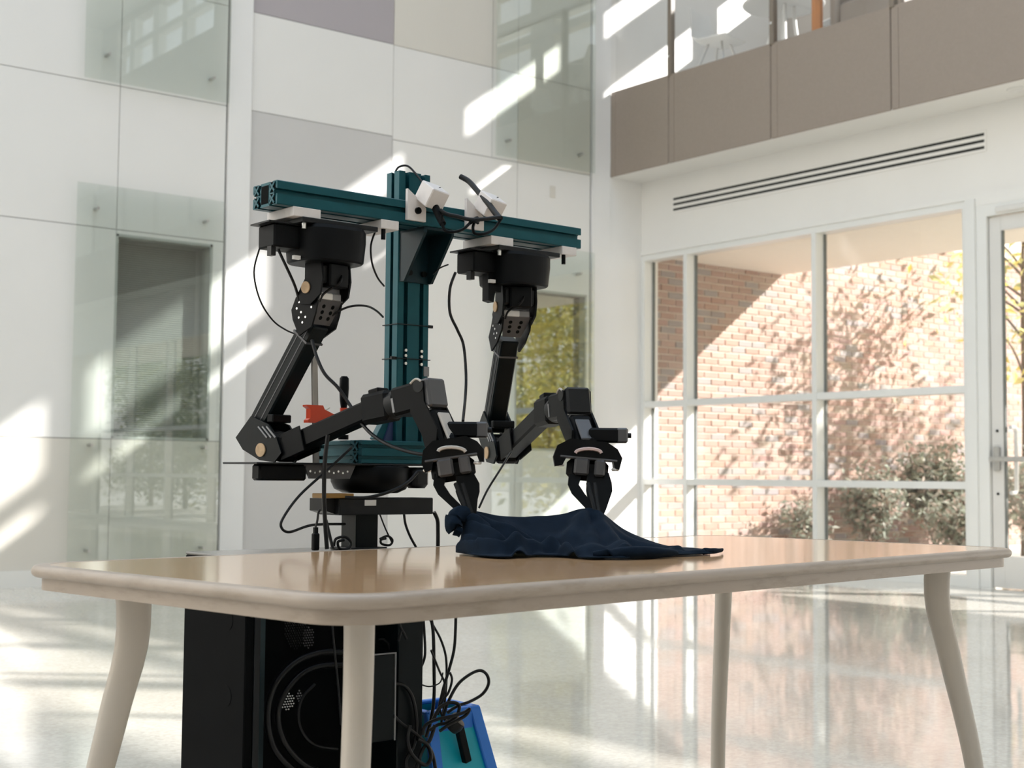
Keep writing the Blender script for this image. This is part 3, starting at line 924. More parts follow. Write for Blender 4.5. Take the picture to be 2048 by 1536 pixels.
rings_.append([Vector((x, y, TZ + 0.0001)) for x, y in rrect(0.0105, TL - 0.0105, 0.0105, TS - 0.0105, 0.0615, 10)])
rings_.append([Vector((x, y, TZ - 0.017)) for x, y in rrect(0.0105, TL - 0.0105, 0.0105, TS - 0.0105, 0.0615, 10)])
MB().rings(rings_, close=True).build('edge_band', 'edging', tb, smooth=50)
MB().prism(rrect(0.001, TL - 0.001, 0.001, TS - 0.001, 0.068, 10), (0, 0, TZ), (1, 0, 0), (0, 1, 0), (0, 0, 1), -0.0355, -0.0165).build('under_lip', 'edging', tb, smooth=30)
for (lx, ly, sx, sy) in ((0.115, 0.11, -1, -1), (0.115, TS - 0.11, -1, 1), (TL - 0.115, 0.11, 1, -1), (TL - 0.115, TS - 0.11, 1, 1)):
    rr = []
    dv = Vector((sx, sy, 0)).normalized()
    for k in range(26):
        t_ = k / 25
        z_ = (TZ - 0.033) * (1 - t_)
        h_ = TZ - 0.033 - z_
        off = 0.078 * (1 - math.cos(math.pi * min(1, h_ / 0.52))) / 2 - 0.006 * math.sin(math.pi * min(1, h_ / 0.16))
        if h_ > 0.52:
            off -= 0.03 * ((h_ - 0.52) / 0.21) ** 2
        q_ = min(1, h_ / 0.46)
        ra_, rt_ = 0.0265 - 0.0095 * q_, 0.0192 - 0.0028 * q_
        c_ = Vector((lx, ly, z_)) + dv * off
        tv = Vector((-dv.y, dv.x, 0))
        rr.append([c_ + dv * (math.cos(2 * math.pi * i / 20) * ra_) + tv * (math.sin(2 * math.pi * i / 20) * rt_) for i in range(20)])
    MB().rings(rr).build('leg', 'leg', tb, smooth=60)

# ================================================================== ROBOT FRAME: x forward (to the table), y along the beam, z up
ROB = frame(Vector((-2.3148, 1.6238, 0)), math.radians(1.8))
def P(a_, b_, z_):
    return Vector((b_, a_, z_))

# ---- equipment cabinet behind the table
CA0, CA1, CB0, CB1, CZ = -0.442, -0.052, -0.205, 0.030, 0.750
cb = thing('equipment_cabinet', 'black steel cabinet with open cable filled front behind the table', 'cabinet', P((CA0 + CA1) / 2, (CB0 + CB1) / 2, 0), ROB)
def rbox(mb_, a0, a1, b0, b1, z0, z1, bev=0.0):
    return mb_.span(b0, b1, a0, a1, z0, z1, bev)
rbox(MB(), CA0, CA0 + 0.018, CB0, CB1, 0.03, CZ - 0.006, 0.002).build('side_panel', 'cabinet_black', cb)
rbox(MB(), CA1 - 0.06, CA1, CB0, CB1, 0.03, CZ - 0.006, 0.002).build('side_panel', 'teal_arm', cb)
rbox(MB(), CA0, CA1, CB0, CB1 + 0.004, CZ - 0.006, CZ, 0.002).build('top_panel', 'cabinet_top', cb)
rbox(MB(), CA0 + 0.018, CA1 - 0.06, CB0, CB0 + 0.01, 0.03, CZ - 0.006).build('back_panel', 'cabinet_black', cb)
rbox(MB(), CA0 + 0.018, CA1 - 0.06, CB0 + 0.01, CB1 - 0.004, 0.03, 0.045).build('bottom_panel', 'black', cb)
rbox(MB(), CA0 + 0.018, CA0 + 0.030, CB1 - 0.012, CB1 + 0.002, 0.03, CZ - 0.006, 0.001).build('front_post', 'charcoal', cb)
rbox(MB(), CA0 + 0.045, CA0 + 0.075, CB1 - 0.075, CB1 - 0.06, 0.045, CZ - 0.01).build('inner_post', 'teal_dark', cb)
for (za, zb) in ((0.635, 0.50),):
    for z_ in (za, zb):
        k_ = MB().cyl(P(CA0 - 0.0008, -0.035, z_), P(CA0 + 0.002, -0.035, z_), 0.019, n=20).build('knockout', 'cabinet_black', cb, smooth=30)
for sa in (CA0 + 0.03, CA1 - 0.03):
    for sb in (CB0 + 0.03, CB1 - 0.03):
        MB().cyl(P(sa, sb, 0.0), P(sa, sb, 0.03), 0.02, n=12).build('foot', 'rubber', cb, smooth=40)
ms = MB()
rbox(ms, CA0 + 0.08, CA1 - 0.10, CB1 - 0.085, CB1 - 0.082, 0.10, CZ - 0.02)
mesh_ = ms.build('mesh_panel', 'cabinet_black', cb)
def dot_field(ac, zc, ra, rz, mat):  # discs paler than the panel: light showing through its perforations, painted in
    dots = MB()
    for i in range(-8, 9):
        for j in range(-10, 11):
            da, dz = i * 0.0052 + (0.0026 if j % 2 else 0), j * 0.0048
            if (da / ra) ** 2 + (dz / rz) ** 2 < 1:
                dots.cyl(P(ac + da, CB1 - 0.0822, zc + dz), P(ac + da, CB1 - 0.0805, zc + dz), 0.0017, n=6)
    dots.build('mesh_light_dots', mat, mesh_, kind='stuff')
dot_field(-0.29, 0.615, 0.025, 0.045, 'charcoal')
dot_field(-0.262, 0.590, 0.012, 0.020, 'grey')
dot_field(-0.305, 0.475, 0.014, 0.016, 'label')
dot_field(-0.28, 0.483, 0.008, 0.010, 'midgrey')

# ---- power supply hung on the cabinet front
ps = thing('power_supply', 'flat black power supply box standing on edge at the cabinet front', 'power supply', P(-0.158, 0.05, 0.40), ROB)
rbox(MB(), -0.185, -0.134, 0.033, 0.052, 0.40, 0.562, 0.002).build('case', 'teal_arm', ps)
mb = MB()
rbox(mb, -0.185, -0.134, 0.0505, 0.0535, 0.5615, 0.5640); rbox(mb, -0.1345, -0.132, 0.0505, 0.0535, 0.40, 0.5640)
mb.build('edge_trim', 'midgrey', ps)

# ---- stand: pedestal, swivel, base bars, column, beam
st = thing('robot_stand', 'dark teal aluminium robot stand with upright column and long crossbeam', 'robot stand', P(-0.125, -0.08, CZ), ROB)
mb = MB(); rbox(mb, -0.152, -0.100, -0.115, -0.060, CZ, 0.845, 0.002); mb.build('pedestal', 'teal_arm', st)
mb = MB(); rbox(mb, -0.170, -0.085, -0.125, -0.050, CZ + 0.0005, CZ + 0.006, 0.001); mb.build('pedestal_foot', 'charcoal', st)
mb = MB(); rbox(mb, -0.165, -0.105, -0.0600, -0.0590, 0.824, 0.836); mb.build('label_plate', 'midgrey', st)
mb = MB(); rbox(mb, -0.205, 0.020, -0.115, -0.040, 0.820, 0.853, 0.002)
tr_ = mb.build('tray_beam', 'charcoal', st)
mb = MB(); mb.prism([(-0.225, 0.852), (-0.225, 0.828), (-0.205, 0.822), (-0.16, 0.822), (-0.16, 0.852)], P(0, -0.115, 0), (0, 1, 0), (0, 0, 1), (1, 0, 0), 0, 0.06); mb.build('end_bracket', 'charcoal', tr_)
mb = MB(); rbox(mb, -0.147, -0.120, -0.0405, -0.0395, 0.838, 0.849); mb.build('sticker', 'label', tr_)
mb = MB(); rbox(mb, -0.245, -0.175, -0.075, -0.035, 0.853, 0.862, 0.001); mb.build('ochre_plate', 'ochre', st)
MB().lathe([(0.0, 0.862), (0.055, 0.862), (0.072, 0.870), (0.079, 0.884), (0.080, 0.910), (0.076, 0.916), (0.0, 0.916)], P(-0.094, -0.10, 0), n=40).build('swivel_base', 'black', st, smooth=40)
mb = MB(); rbox(mb, -0.035, 0.004, -0.070, -0.030, 0.872, 0.914, 0.008); mb.build('swivel_motor', 'charcoal', st, smooth=40)
# shelf plate with bracket
mb = MB(); rbox(mb, -0.392, 0.0, -0.16, -0.03, 0.9165, 0.9200, 0.0008)
sh = mb.build('shelf_plate', 'charcoal', st)
mb = MB(); rbox(mb, -0.378, -0.275, -0.075, -0.045, 0.886, 0.9165, 0.004); mb.build('shelf_drawer', 'black', sh, smooth=40)
mb = MB(); mb.prism([(-0.282, 0.9165), (-0.165, 0.9165), (-0.178, 0.890), (-0.268, 0.890)], P(0, -0.052, 0), (0, 1, 0), (0, 0, 1), (1, 0, 0), 0, 0.006)
bk = mb.build('shelf_bracket', 'grey', sh)
mb = MB()
for k in range(9):
    mb.cyl(P(-0.268 + 0.0105 * k, -0.0462, 0.904 - 0.003 * (k % 2)), P(-0.268 + 0.0105 * k, -0.0452, 0.904 - 0.003 * (k % 2)), 0.0022, n=8)
mb.build('bracket_holes', 'silver' , bk, kind='stuff')

def slot_profile(wd, ht, su, sv, sw=0.0100, sdp=0.0115, lip=0.003):
    """rectangle wd x ht (centred) with T slots cut at offsets su (top and bottom) and sv (left and right)"""
    pts = []
    hw, hh = wd / 2, ht / 2
    def edge(n, fn, offs):
        for o_ in offs:
            for (u_, d_) in ((o_ - sw / 2, 0), (o_ - sw / 2, lip), (o_ - sw * 0.8, lip), (o_ - sw * 0.45, sdp), (o_ + sw * 0.45, sdp), (o_ + sw * 0.8, lip), (o_ + sw / 2, lip), (o_ + sw / 2, 0)):
                pts.append(fn(u_, d_))
    c_ = 0.0015
    pts.append((-hw + c_, -hh)); edge(0, lambda u_, d_: (u_, -hh + d_), su); pts.append((hw - c_, -hh))
    pts.append((hw, -hh + c_)); edge(1, lambda u_, d_: (hw - d_, u_), sv); pts.append((hw, hh - c_))
    pts.append((hw - c_, hh)); edge(2, lambda u_, d_: (-u_, hh - d_), [-q for q in reversed(su)]); pts.append((-hw + c_, hh))
    pts.append((-hw, hh - c_)); edge(3, lambda u_, d_: (-hw + d_, -u_), [-q for q in reversed(sv)]); pts.append((-hw, -hh + c_))
    return pts
def end_webs(parent, org, au, av, an, cells, pitch, bore=0.0035):
    """X shaped webs visible at a sawn end: dark hollow with thin ribs"""
    hol, rib = MB(), MB()
    org, au, av, an = Vector(org), Vector(au), Vector(av), Vector(an)
    for (u_, v_) in cells:
        c_ = org + au * u_ + av * v_
        h_ = pitch * 0.40
        for sg in ((1, 1), (1, -1)):
            p_ = c_ - (au * sg[0] + av * sg[1]) * h_
            q_ = c_ + (au * sg[0] + av * sg[1]) * h_
            rib.seg(p_ + an * 0.0012, q_ + an * 0.0012, 0.0042, 0.002, an)
        rib.cyl(c_, c_ + an * 0.0024, pitch * 0.17, n=12)
        hol.prism([(u_ - pitch * 0.44, v_ - pitch * 0.44), (u_ + pitch * 0.44, v_ - pitch * 0.44), (u_ + pitch * 0.44, v_ + pitch * 0.44), (u_ - pitch * 0.44, v_ + pitch * 0.44)], org, au, av, an, 0.0, 0.0005)
    hol.build('end_hollow', 'dark', parent)
    rib.build('end_web', 'teal', parent, smooth=30)

# column (80 x 45) with slots
pr = slot_profile(0.079, 0.047, [-0.020, 0.020], [0.0])
colm = MB().prism(pr, P(0, -0.1135, 0), (0, 1, 0), (1, 0, 0), (0, 0, 1), 0.966, 1.523).build('column', 'teal', st)
# crossbeam lying flat
BZ = 1.4190
pr = slot_profile(0.089, 0.045, [-0.0215, 0.0215], [0.002])
beam = MB().prism(pr, P(0, -0.0445, BZ), (1, 0, 0), (0, 0, 1), (0, 1, 0), -0.378, 0.384).build('crossbeam', 'teal', st)
mb = MB(); mb.box(P(-0.3783, -0.0445, BZ), (0.026, 0.0008, 0.034)); mb.build('end_hollow', 'dark', beam)
end_webs(beam, P(-0.3782, -0.0445, BZ), (1, 0, 0), (0, 0, 1), (0, -1, 0), [(sx * 0.0285, sy * 0.0112) for sx in (-1, 1) for sy in (-1, 1)], 0.021)
# corner gusset below the beam
gz0, gz1 = 1.293, 1.3965
mb = MB(); rbox(mb, -0.037, 0.037, -0.0895, -0.0835, gz0, gz1, 0.001); rbox(mb, -0.037, 0.037, -0.0895, -0.004, gz1 - 0.006, gz1, 0.001)
gs = mb.build('gusset', 'gusset', st)
for a_ in (-0.037, 0.031):
    MB().prism([(-0.0895, gz0), (-0.074, gz0), (-0.004, gz1 - 0.012), (-0.004, gz1), (-0.0895, gz1)], P(a_, 0, 0), (1, 0, 0), (0, 0, 1), (0, 1, 0), 0, 0.006).build('gusset_web', 'gusset', gs)
for (a_, z_) in ((-0.018, 1.312), (0.018, 1.312)):
    MB().cyl(P(a_, -0.0838, z_), P(a_, -0.077, z_), 0.006, n=12).build('bolt', 'black', gs, smooth=40)
# base bars
pr = slot_profile(0.043, 0.046, [0.0], [-0.011, 0.011], sw=0.007)
fb = MB().prism(pr, P(0, -0.0665, 0.9430), (1, 0, 0), (0, 0, 1), (0, 1, 0), -0.152, 0.012).build('base_bar', 'teal', st)
end_webs(fb, P(-0.1523, -0.0665, 0.9430), (1, 0, 0), (0, 0, 1), (0, -1, 0), [(0, 0.0112), (0, -0.0112)], 0.021)
sb_ = MB().prism(pr, P(-0.1305, 0, 0.9430), (0, 1, 0), (0, 0, 1), (1, 0, 0), -0.215, -0.0885).build('base_bar', 'teal', st)
rbox(MB(), -0.153, -0.108, -0.222, -0.2152, 0.918, 0.968).build('end_cap', 'grey', sb_)
MB().prism(pr, P(0.0, -0.0, 0.9430), (0, 1, 0), (0, 0, 1), (1, 0, 0), -0.215, -0.0885).build('base_bar', 'teal', st)
mb = MB(); mb.seg(P(-0.072, -0.115, 0.966), P(-0.030, -0.115, 1.036), 0.020, 0.020, (1, 0, 0), 0.001); mb.build('diagonal_brace', 'teal', st)
MB().prism([(-0.062, 0.9665), (-0.040, 0.9665), (-0.040, 1.02)], P(0, -0.108, 0), (0, 1, 0), (0, 0, 1), (1, 0, 0), 0, 0.008).build('brace_web', 'indigo', st)
# cable ties round the column and screws in its slots
for z_ in (1.206, 1.136):
    mb = MB()
    h_ = [(-0.041, -0.139), (0.041, -0.139), (0.041, -0.088), (-0.041, -0.088)]
    for i in range(4):
        p_, q_ = h_[i], h_[(i + 1) % 4]
        mb.seg(P(p_[0], p_[1], z_), P(q_[0], q_[1], z_), 0.0035, 0.0016, (0, 0, 1), 0, 0.001, 0.001)
    mb.box(P(0.044, -0.092, z_) if z_ > 1.2 else P(-0.046, -0.094, z_), (0.006, 0.012, 0.006))
    mb.build('cable_tie', 'rubber', st)
for a_ in (-0.031 + 0.011, 0.020):
    for dz in (0.011, 0.0, -0.016):
        MB().cyl(P(a_, -0.0895, 1.142 + dz), P(a_, -0.086, 1.142 + dz), 0.0032, n=10).build('screw', 'silver', st, smooth=40)
mb = MB(); mb.box(P(0.033, -0.0885, 1.112), (0.004, 0.013, 0.020)); mb.build('tag', 'midgrey', st)

# ================================================================== ARMS
def vec_ab(d):
    return Vector((d[1], d[0], 0))
def superring(c, ra, rb, z, n=28, e=3.2):
    out = []
    for i in range(n):
        t_ = 2 * math.pi * i / n + math.pi / n
        cx_, sy_ = math.cos(t_), math.sin(t_)
        out.append(Vector((c[0] + math.copysign(abs(cx_) ** (2 / e), cx_) * rb, c[1] + math.copysign(abs(sy_) ** (2 / e), sy_) * ra, z)))
    return out

def robot_arm(base_a, d, J, label, prong, nside):
    """d: direction of the arm's working plane (along-beam, forward); J: joints as (reach s, height z); nside: +1/-1 camera-facing plate side"""
    base = P(base_a, -0.0435, 0)
    D = vec_ab(d).normalized()
    Nn = Vector((0, 0, 1)).cross(D) * nside
    K = Vector((0, 0, 1))
    def Q(s, z, n=0.0):
        return Vector((base.x, base.y, 0)) + D * s + K * z + Nn * n
    t = thing('robot_manipulator', label, 'robot', (base.x, base.y, 1.3965), ROB, 'jointed arms hanging from the crossbeam')
    # mount
    for (a0, a1) in ((-0.106, -0.046), (0.092, 0.134)):
        rbox(MB(), base_a + a0, base_a + a1, -0.095, 0.002, 1.3785, 1.3965, 0.001).build('spacer_block', 'white_print', t)
    mp = rbox(MB(), base_a - 0.088, base_a + 0.082, -0.098, 0.006, 1.3690, 1.3785, 0.001).build('mount_plate', 'charcoal', t)
    for a_ in (-0.078, 0.102):
        MB().cyl(P(base_a + a_, -0.0055, 1.358), P(base_a + a_, -0.0055, 1.369 if a_ < 0 else 1.3785), 0.0045, n=10).build('bolt', 'silver' if a_ < 0 else 'black', mp, smooth=40)
    cup = MB()
    bc = base + P(-0.006, 0, 0)
    cup.rings([superring(bc, 0.067, 0.062, 1.3690), superring(bc, 0.0705, 0.0655, 1.362), superring(bc, 0.0705, 0.0655, 1.342), superring(bc, 0.067, 0.062, 1.304), superring(bc, 0.064, 0.059, 1.301)])
    cup.build('base_housing', 'black_soft', t, smooth=22)
    mo = rbox(MB(), base_a - 0.130, base_a - 0.064, -0.085, -0.025, 1.322, 1.366, 0.003).build('controller_box', 'black_soft', t)
    rbox(MB(), base_a - 0.144, base_a - 0.064, -0.09, -0.02, 1.366, 1.369).build('flange', 'charcoal', mo)
    rbox(MB(), base_a - 0.130, base_a - 0.120, -0.05, -0.035, 1.306, 1.324).build('plug', 'rubber', mo)
    rbox(MB(), base_a - 0.088, base_a - 0.074, -0.03, -0.022, 1.302, 1.309).build('tab', 'label', mo)
    if prong:
        mb = MB(); mb.prism([(-0.087, 1.325), (-0.05, 1.325), (-0.053, 1.285), (-0.068, 1.285), (-0.072, 1.262), (-0.087, 1.265)], P(base_a, -0.05, 0), (0, 1, 0), (0, 0, 1), (1, 0, 0), 0, 0.02)
        mb.build('side_prong', 'black_soft', t)
    # shoulder: yaw block, servo, forked side plates
    sx, sz = J['sh']
    sh_ = MB(); sh_.seg(Q(0.0, 1.301), Q(0.0, 1.255), 0.066, 0.050, Nn, 0.003)
    sho = sh_.build('shoulder_block', 'black', t)
    mb = MB(); mb.seg(Q(sx - 0.018, sz + 0.014), Q(sx + 0.020, sz + 0.014), 0.036, 0.056, Nn, 0.003); mb.build('servo', 'grey', sho)
    for sg in (1, -1):
        pl = MB(); pl.prism([(-0.022, 1.302), (0.022, 1.302), (0.026, 1.270), (0.020, 1.240), (-0.006, 1.222), (-0.034, 1.224), (-0.040, 1.246), (-0.022, 1.272)], Q(0, 0, sg * 0.037), D, K, Nn, -0.0022, 0.0022)
        pl.build('shoulder_plate', 'black', t)
    MB().cyl(Q(sx - 0.006, sz + 0.020, 0.0392), Q(sx - 0.006, sz + 0.020, 0.0415), 0.0115, n=20).build('horn_disc', 'tan', t, smooth=40)
    mb = MB(); mb.seg(Q(0.004, 1.296, 0.0), Q(0.004, 1.262, 0.0), 0.040, 0.070, Nn, 0.003); mb.build('servo_case', 'charcoal', sho)
    ux, uz = J['tube0']
    for sg in (1, -1):
        pl = MB(); pl.prism([(sx - 0.040, sz + 0.004), (sx - 0.012, sz + 0.014), (sx + 0.022, sz + 0.002), (sx + 0.014, sz - 0.03), (ux + 0.022, uz - 0.012), (ux - 0.012, uz - 0.028), (ux - 0.030, uz + 0.004), (sx - 0.052, sz - 0.020)], Q(0, 0, sg * 0.0315), D, K, Nn, -0.002, 0.002)
        up_plate = pl.build('upper_plate', 'black', t)
        hl = MB()
        for (s_, z_) in ((-0.030, -0.006), (-0.036, -0.018), (0.010, -0.004), (0.004, -0.018), (-0.012, -0.036), (-0.02, -0.046), (-0.03, -0.036), (-0.024, -0.026)):
            hl.cyl(Q(sx + s_, sz + z_, sg * 0.0336), Q(sx + s_, sz + z_, sg * 0.0343), 0.0024, n=8)
        hl.build('plate_screws', 'silver' if sg > 0 else 'grey', up_plate, kind='stuff')
    # perforated front web joining the two plates down to the tube
    wv_ = (Q(ux + 0.012, uz - 0.012) - Q(sx + 0.020, sz - 0.002)).normalized()
    fp = MB(); fp.prism([(-0.033, 0.0), (0.033, 0.0), (0.021, 0.052), (-0.021, 0.052)], Q(sx + 0.020, sz - 0.002), Nn, wv_, Nn.cross(wv_), -0.0015, 0.0015)
    web = fp.build('front_web', 'grey', t)
    hl = MB()
    for (n_, q_) in ((-0.012, 0.014), (0.012, 0.014), (-0.011, 0.026), (0.011, 0.026), (-0.010, 0.038), (0.010, 0.038)):
        c_ = Q(sx + 0.020, sz - 0.002) + Nn * n_ + wv_ * q_
        hl.cyl(c_ - Nn.cross(wv_) * 0.0019, c_ + Nn.cross(wv_) * 0.0019, 0.0042, n=10)
    hl.build('web_holes', 'dark', web, kind='stuff')
    mb = MB(); mb.seg(Q(sx + 0.012, sz + 0.004, -0.0295), Q(sx + 0.012, sz + 0.004, 0.0295), 0.020, 0.016, K, 0.003); sl_ = mb.build('joint_sleeve', 'label', t)
    mb = MB(); mb.seg(Q(sx + 0.012, sz + 0.004, -0.0295), Q(sx + 0.012, sz + 0.004, -0.002), 0.0205, 0.0165, K, 0.003); mb.build('sleeve_band', 'midgrey', sl_)
    mb = MB(); mb.tube([Q(0.02, 1.292, -0.012), Q(0.034, 1.275, -0.004), Q(0.034, 1.262, 0.004), Q(sx + 0.026, sz + 0.008, 0.022), Q(sx + 0.018, sz - 0.008, 0.026)], 0.0024, 6); mb.build('motor_lead', 'rubber', t, smooth=60)
    # upper arm tube
    ex, ez = J['tube1']
    tube_ = MB(); tube_.seg(Q(ux, uz), Q(ex, ez), 0.043, 0.040, Nn, 0.003)
    tb_ = tube_.build('upper_tube', 'teal_arm', t)
    td = (Q(ex, ez) - Q(ux, uz)).normalized()
    tp = td.cross(Nn).normalized()
    for off in (-0.0085, 0.0085):
        mb = MB(); mb.seg(Q(ux, uz) + tp * off + Nn * 0.0202 + td * 0.015, Q(ex, ez) + tp * off + Nn * 0.0202 - td * 0.02, 0.0022, 0.0012, Nn); mb.build('tube_ridge', 'grey', tb_)
    mb = MB(); mb.seg(Q(ux, uz) + td * 0.034, Q(ux, uz) + td * 0.038, 0.046, 0.0435, Nn); mb.build('tube_tie', 'grey', tb_)
    # elbow
    bx, bz = J['elb']
    mb = MB(); mb.seg(Q(bx - 0.030, bz + 0.006), Q(bx + 0.045, bz - 0.008), 0.054, 0.048, Nn, 0.006)
    el = mb.build('elbow_servo', 'black', t)
    for sg in (1, -1):
        pl = MB(); pl.prism([(ex - 0.028, ez - 0.002), (ex + 0.016, ez + 0.040), (bx + 0.012, bz + 0.040), (bx + 0.036, bz + 0.012), (bx + 0.050, bz - 0.016), (bx + 0.030, bz - 0.034), (bx - 0.012, bz - 0.030), (ex - 0.006, ez - 0.026)], Q(0, 0, sg * 0.0265), D, K, Nn, -0.0022, 0.0022)
        pl.build('elbow_plate', 'black' if sg < 0 else 'teal_arm', t)
    MB().cyl(Q(bx - 0.008, bz - 0.010, 0.0288), Q(bx - 0.008, bz - 0.010, 0.0312), 0.0135, n=20).build('horn_disc', 'tan', t, smooth=40)
    mb = MB(); mb.seg(Q(bx + 0.002, bz + 0.052, 0.0), Q(bx + 0.020, bz + 0.052, 0.0), 0.016, 0.05, Nn, 0.002); mb.build('elbow_stop', 'black_soft', el)
    mb = MB()
    for i in range(3):
        mb.seg(Q(bx - 0.016 + 0.012 * i, bz + 0.036, 0.030), Q(bx + 0.010 + 0.012 * i, bz + 0.014, 0.030), 0.003, 0.002, Nn)
    mb.build('elbow_ribs', 'midgrey', el)
    # forearm
    f0, f1, wr = J['fore0'], J['fore1'], J['wrist']
    mb = MB(); mb.seg(Q(*f0), Q(*f1), 0.037, 0.036, Nn, 0.004, 0.02, 0.0)
    fo = mb.build('forearm_tube', 'black', t)
    for sg in (1, -1):
        mb = MB(); mb.seg(Q(f0[0] - 0.01, f0[1] - 0.004, sg * 0.0215), Q(f0[0] + 0.055, f0[1] + 0.016, sg * 0.0215), 0.050, 0.003, Nn, 0.001); mb.build('forearm_plate', 'black_soft', fo)
    mid = ((f1[0] * 2 + wr[0]) / 3, (f1[1] * 2 + wr[1]) / 3)
    mb = MB(); mb.seg(Q(f1[0] - 0.01, f1[1]), Q(mid[0] + 0.012, mid[1] + 0.002), 0.056, 0.046, Nn, 0.007); ro = mb.build('roll_servo', 'black_soft', t)
    mb = MB(); mb.seg(Q(f1[0] + 0.004, f1[1] + 0.031), Q(f1[0] + 0.03, f1[1] + 0.036), 0.012, 0.03, Nn, 0.002); mb.build('servo_cap', 'black', ro)
    dd = (Q(*wr) - Q(*f1)).normalized()
    mb = MB(); mb.cyl(Q(mid[0] + 0.008, mid[1]), Q(mid[0] + 0.026, mid[1] + 0.005), 0.026, n=20); mb.build('roll_ring', 'charcoal', t, smooth=40)
    mb = MB(); mb.seg(Q(mid[0] + 0.024, mid[1] + 0.004), Q(wr[0] - 0.012, wr[1]), 0.052, 0.050, Nn, 0.005); sv = mb.build('wrist_servo', 'black', t)
    mb = MB(); mb.seg(Q(mid[0] + 0.028, mid[1] + 0.012, 0.0252), Q(mid[0] + 0.034, mid[1] - 0.014, 0.0252), 0.005, 0.0015, Nn); mb.build('servo_label', 'midgrey', sv)
    w2 = J['w2']
    for sg in (1, -1):
        pl = MB(); pl.prism([(wr[0] - 0.018, wr[1] + 0.018), (wr[0] - 0.004, wr[1] + 0.030), (wr[0] + 0.012, wr[1] + 0.026), (wr[0] + 0.016, wr[1] - 0.010), (w2[0] + 0.012, w2[1] + 0.030), (w2[0] + 0.010, w2[1] + 0.004), (w2[0] - 0.014, w2[1] + 0.006), (wr[0] - 0.016, wr[1] - 0.03)], Q(0, 0, sg * 0.027), D, K, Nn, -0.002, 0.002)
        pl.build('wrist_plate', 'black', t)
    MB().cyl(Q(wr[0] + 0.002, wr[1] + 0.018, 0.0285), Q(wr[0] + 0.002, wr[1] + 0.018, 0.0300), 0.012, n=20).build('wrist_ring', 'charcoal', t, smooth=40)
    mb = MB(); mb.seg(Q(wr[0] + 0.004, wr[1] + 0.030, 0.0), Q(wr[0] + 0.016, wr[1] - 0.022, 0.0), 0.030, 0.050, Nn, 0.004); mb.build('wrist_cap', J['cap'], t)
    mb = MB(); mb.tube([Q(wr[0] - 0.016 + 0.0042 * i, wr[1] + 0.018 + 0.012 * math.sin(math.pi * (i + 1) / 9), 0.0295) for i in range(7)], 0.0022, 6, 1); mb.build('wrist_arc', 'beige_mount', t, smooth=60)
    MB().cyl(Q(wr[0] + 0.018, wr[1] - 0.020, 0.020), Q(wr[0] + 0.018, wr[1] - 0.020, 0.026), 0.0045, n=12).build('wrist_screw', 'silver', t, smooth=40)
    mb = MB(); mb.seg(Q(wr[0] + 0.010, wr[1] - 0.030, 0.0), Q(w2[0], w2[1] - 0.006, 0.0), 0.046, 0.046, Nn, 0.006); mb.build('wrist_body', 'black_soft', t)
    mb = MB(); mb.seg(Q(wr[0] + 0.036, wr[1] - 0.030, 0.0), Q(w2[0] + 0.026, w2[1] + 0.012, 0.0), 0.006, 0.030, Nn, 0.002); mb.build('wrist_strip', J['strip'], t)
    # gripper: o = opening axis, f = towards the viewer side of the gripper
    o = Vector((0.641, 0.768, 0)).normalized()
    f = Vector((0.768, -0.641, 0)).normalized()
    tip, car = J['tip'], J['car']
    T = Q(*tip)
    Cc = Q(*car)
    down = (T - Cc).normalized()
    mb = MB(); mb.seg(Q(w2[0], w2[1], 0), Cc + K * 0.022, 0.058, 0.040, f, 0.008); mb.build('gripper_servo', 'black', t)
    tilt = J['tilt']
    oo = (o + K * tilt).normalized()
    gw = J['gw']
    poly = [(-gw, -0.012), (-gw + 0.006, 0.010), (-gw * 0.55, 0.024), (gw * 0.5, 0.024), (gw - 0.01, 0.012), (gw, -0.004), (gw * 0.94, -0.026), (gw * 0.80, -0.024), (gw * 0.74, -0.008), (-gw * 0.6, -0.008), (-gw * 0.72, -0.026), (-gw * 0.93, -0.030)]
    gv = f.cross(oo).normalized()
    if gv.z < 0:
        gv = -gv
    gb = MB(); gb.prism(poly, Cc + K * 0.022, oo, gv, f, -0.026, 0.024)
    gr = gb.build('gripper_frame', 'black_soft', t)
    mb = MB(); mb.seg(Cc - oo * gw * 0.85 + gv * 0.012, Cc + oo * gw * 0.85 + gv * 0.012, 0.006, 0.050, f, 0.002); mb.build('gripper_rail', 'grey', gr)
    for sg in (-1, 1):
        mb = MB(); mb.box(Cc + oo * (gw * 0.80 * sg) - gv * 0.004 + f * 0.016, (0.012, 0.012, 0.006), None, 0.002); mb.build('rail_stop', 'label', gr)
    mb = MB(); mb.tube([Cc + K * 0.022 + f * 0.027 + o * (0.024 * math.cos(a_)) + gv * (0.008 * math.sin(a_)) for a_ in [math.pi * k / 8 for k in range(9)]], 0.0034, 6, 1); mb.build('gripper_horn', J['horn'], gr, smooth=60)
    for (u_, wd) in ((-0.012, 0.028), (0.022, 0.020)):
        mb = MB(); mb.seg(Cc + oo * u_ + gv * 0.012 + f * 0.018, Cc + oo * u_ - gv * 0.020 + f * 0.018, wd, 0.020, f, 0.004); mb.build('finger_carriage', 'grey', t)
    mb = MB(); mb.seg(Cc + gv * 0.012, Cc - gv * 0.030, 0.078, 0.036, f, 0.010); mb.build('finger_base', 'black', t)
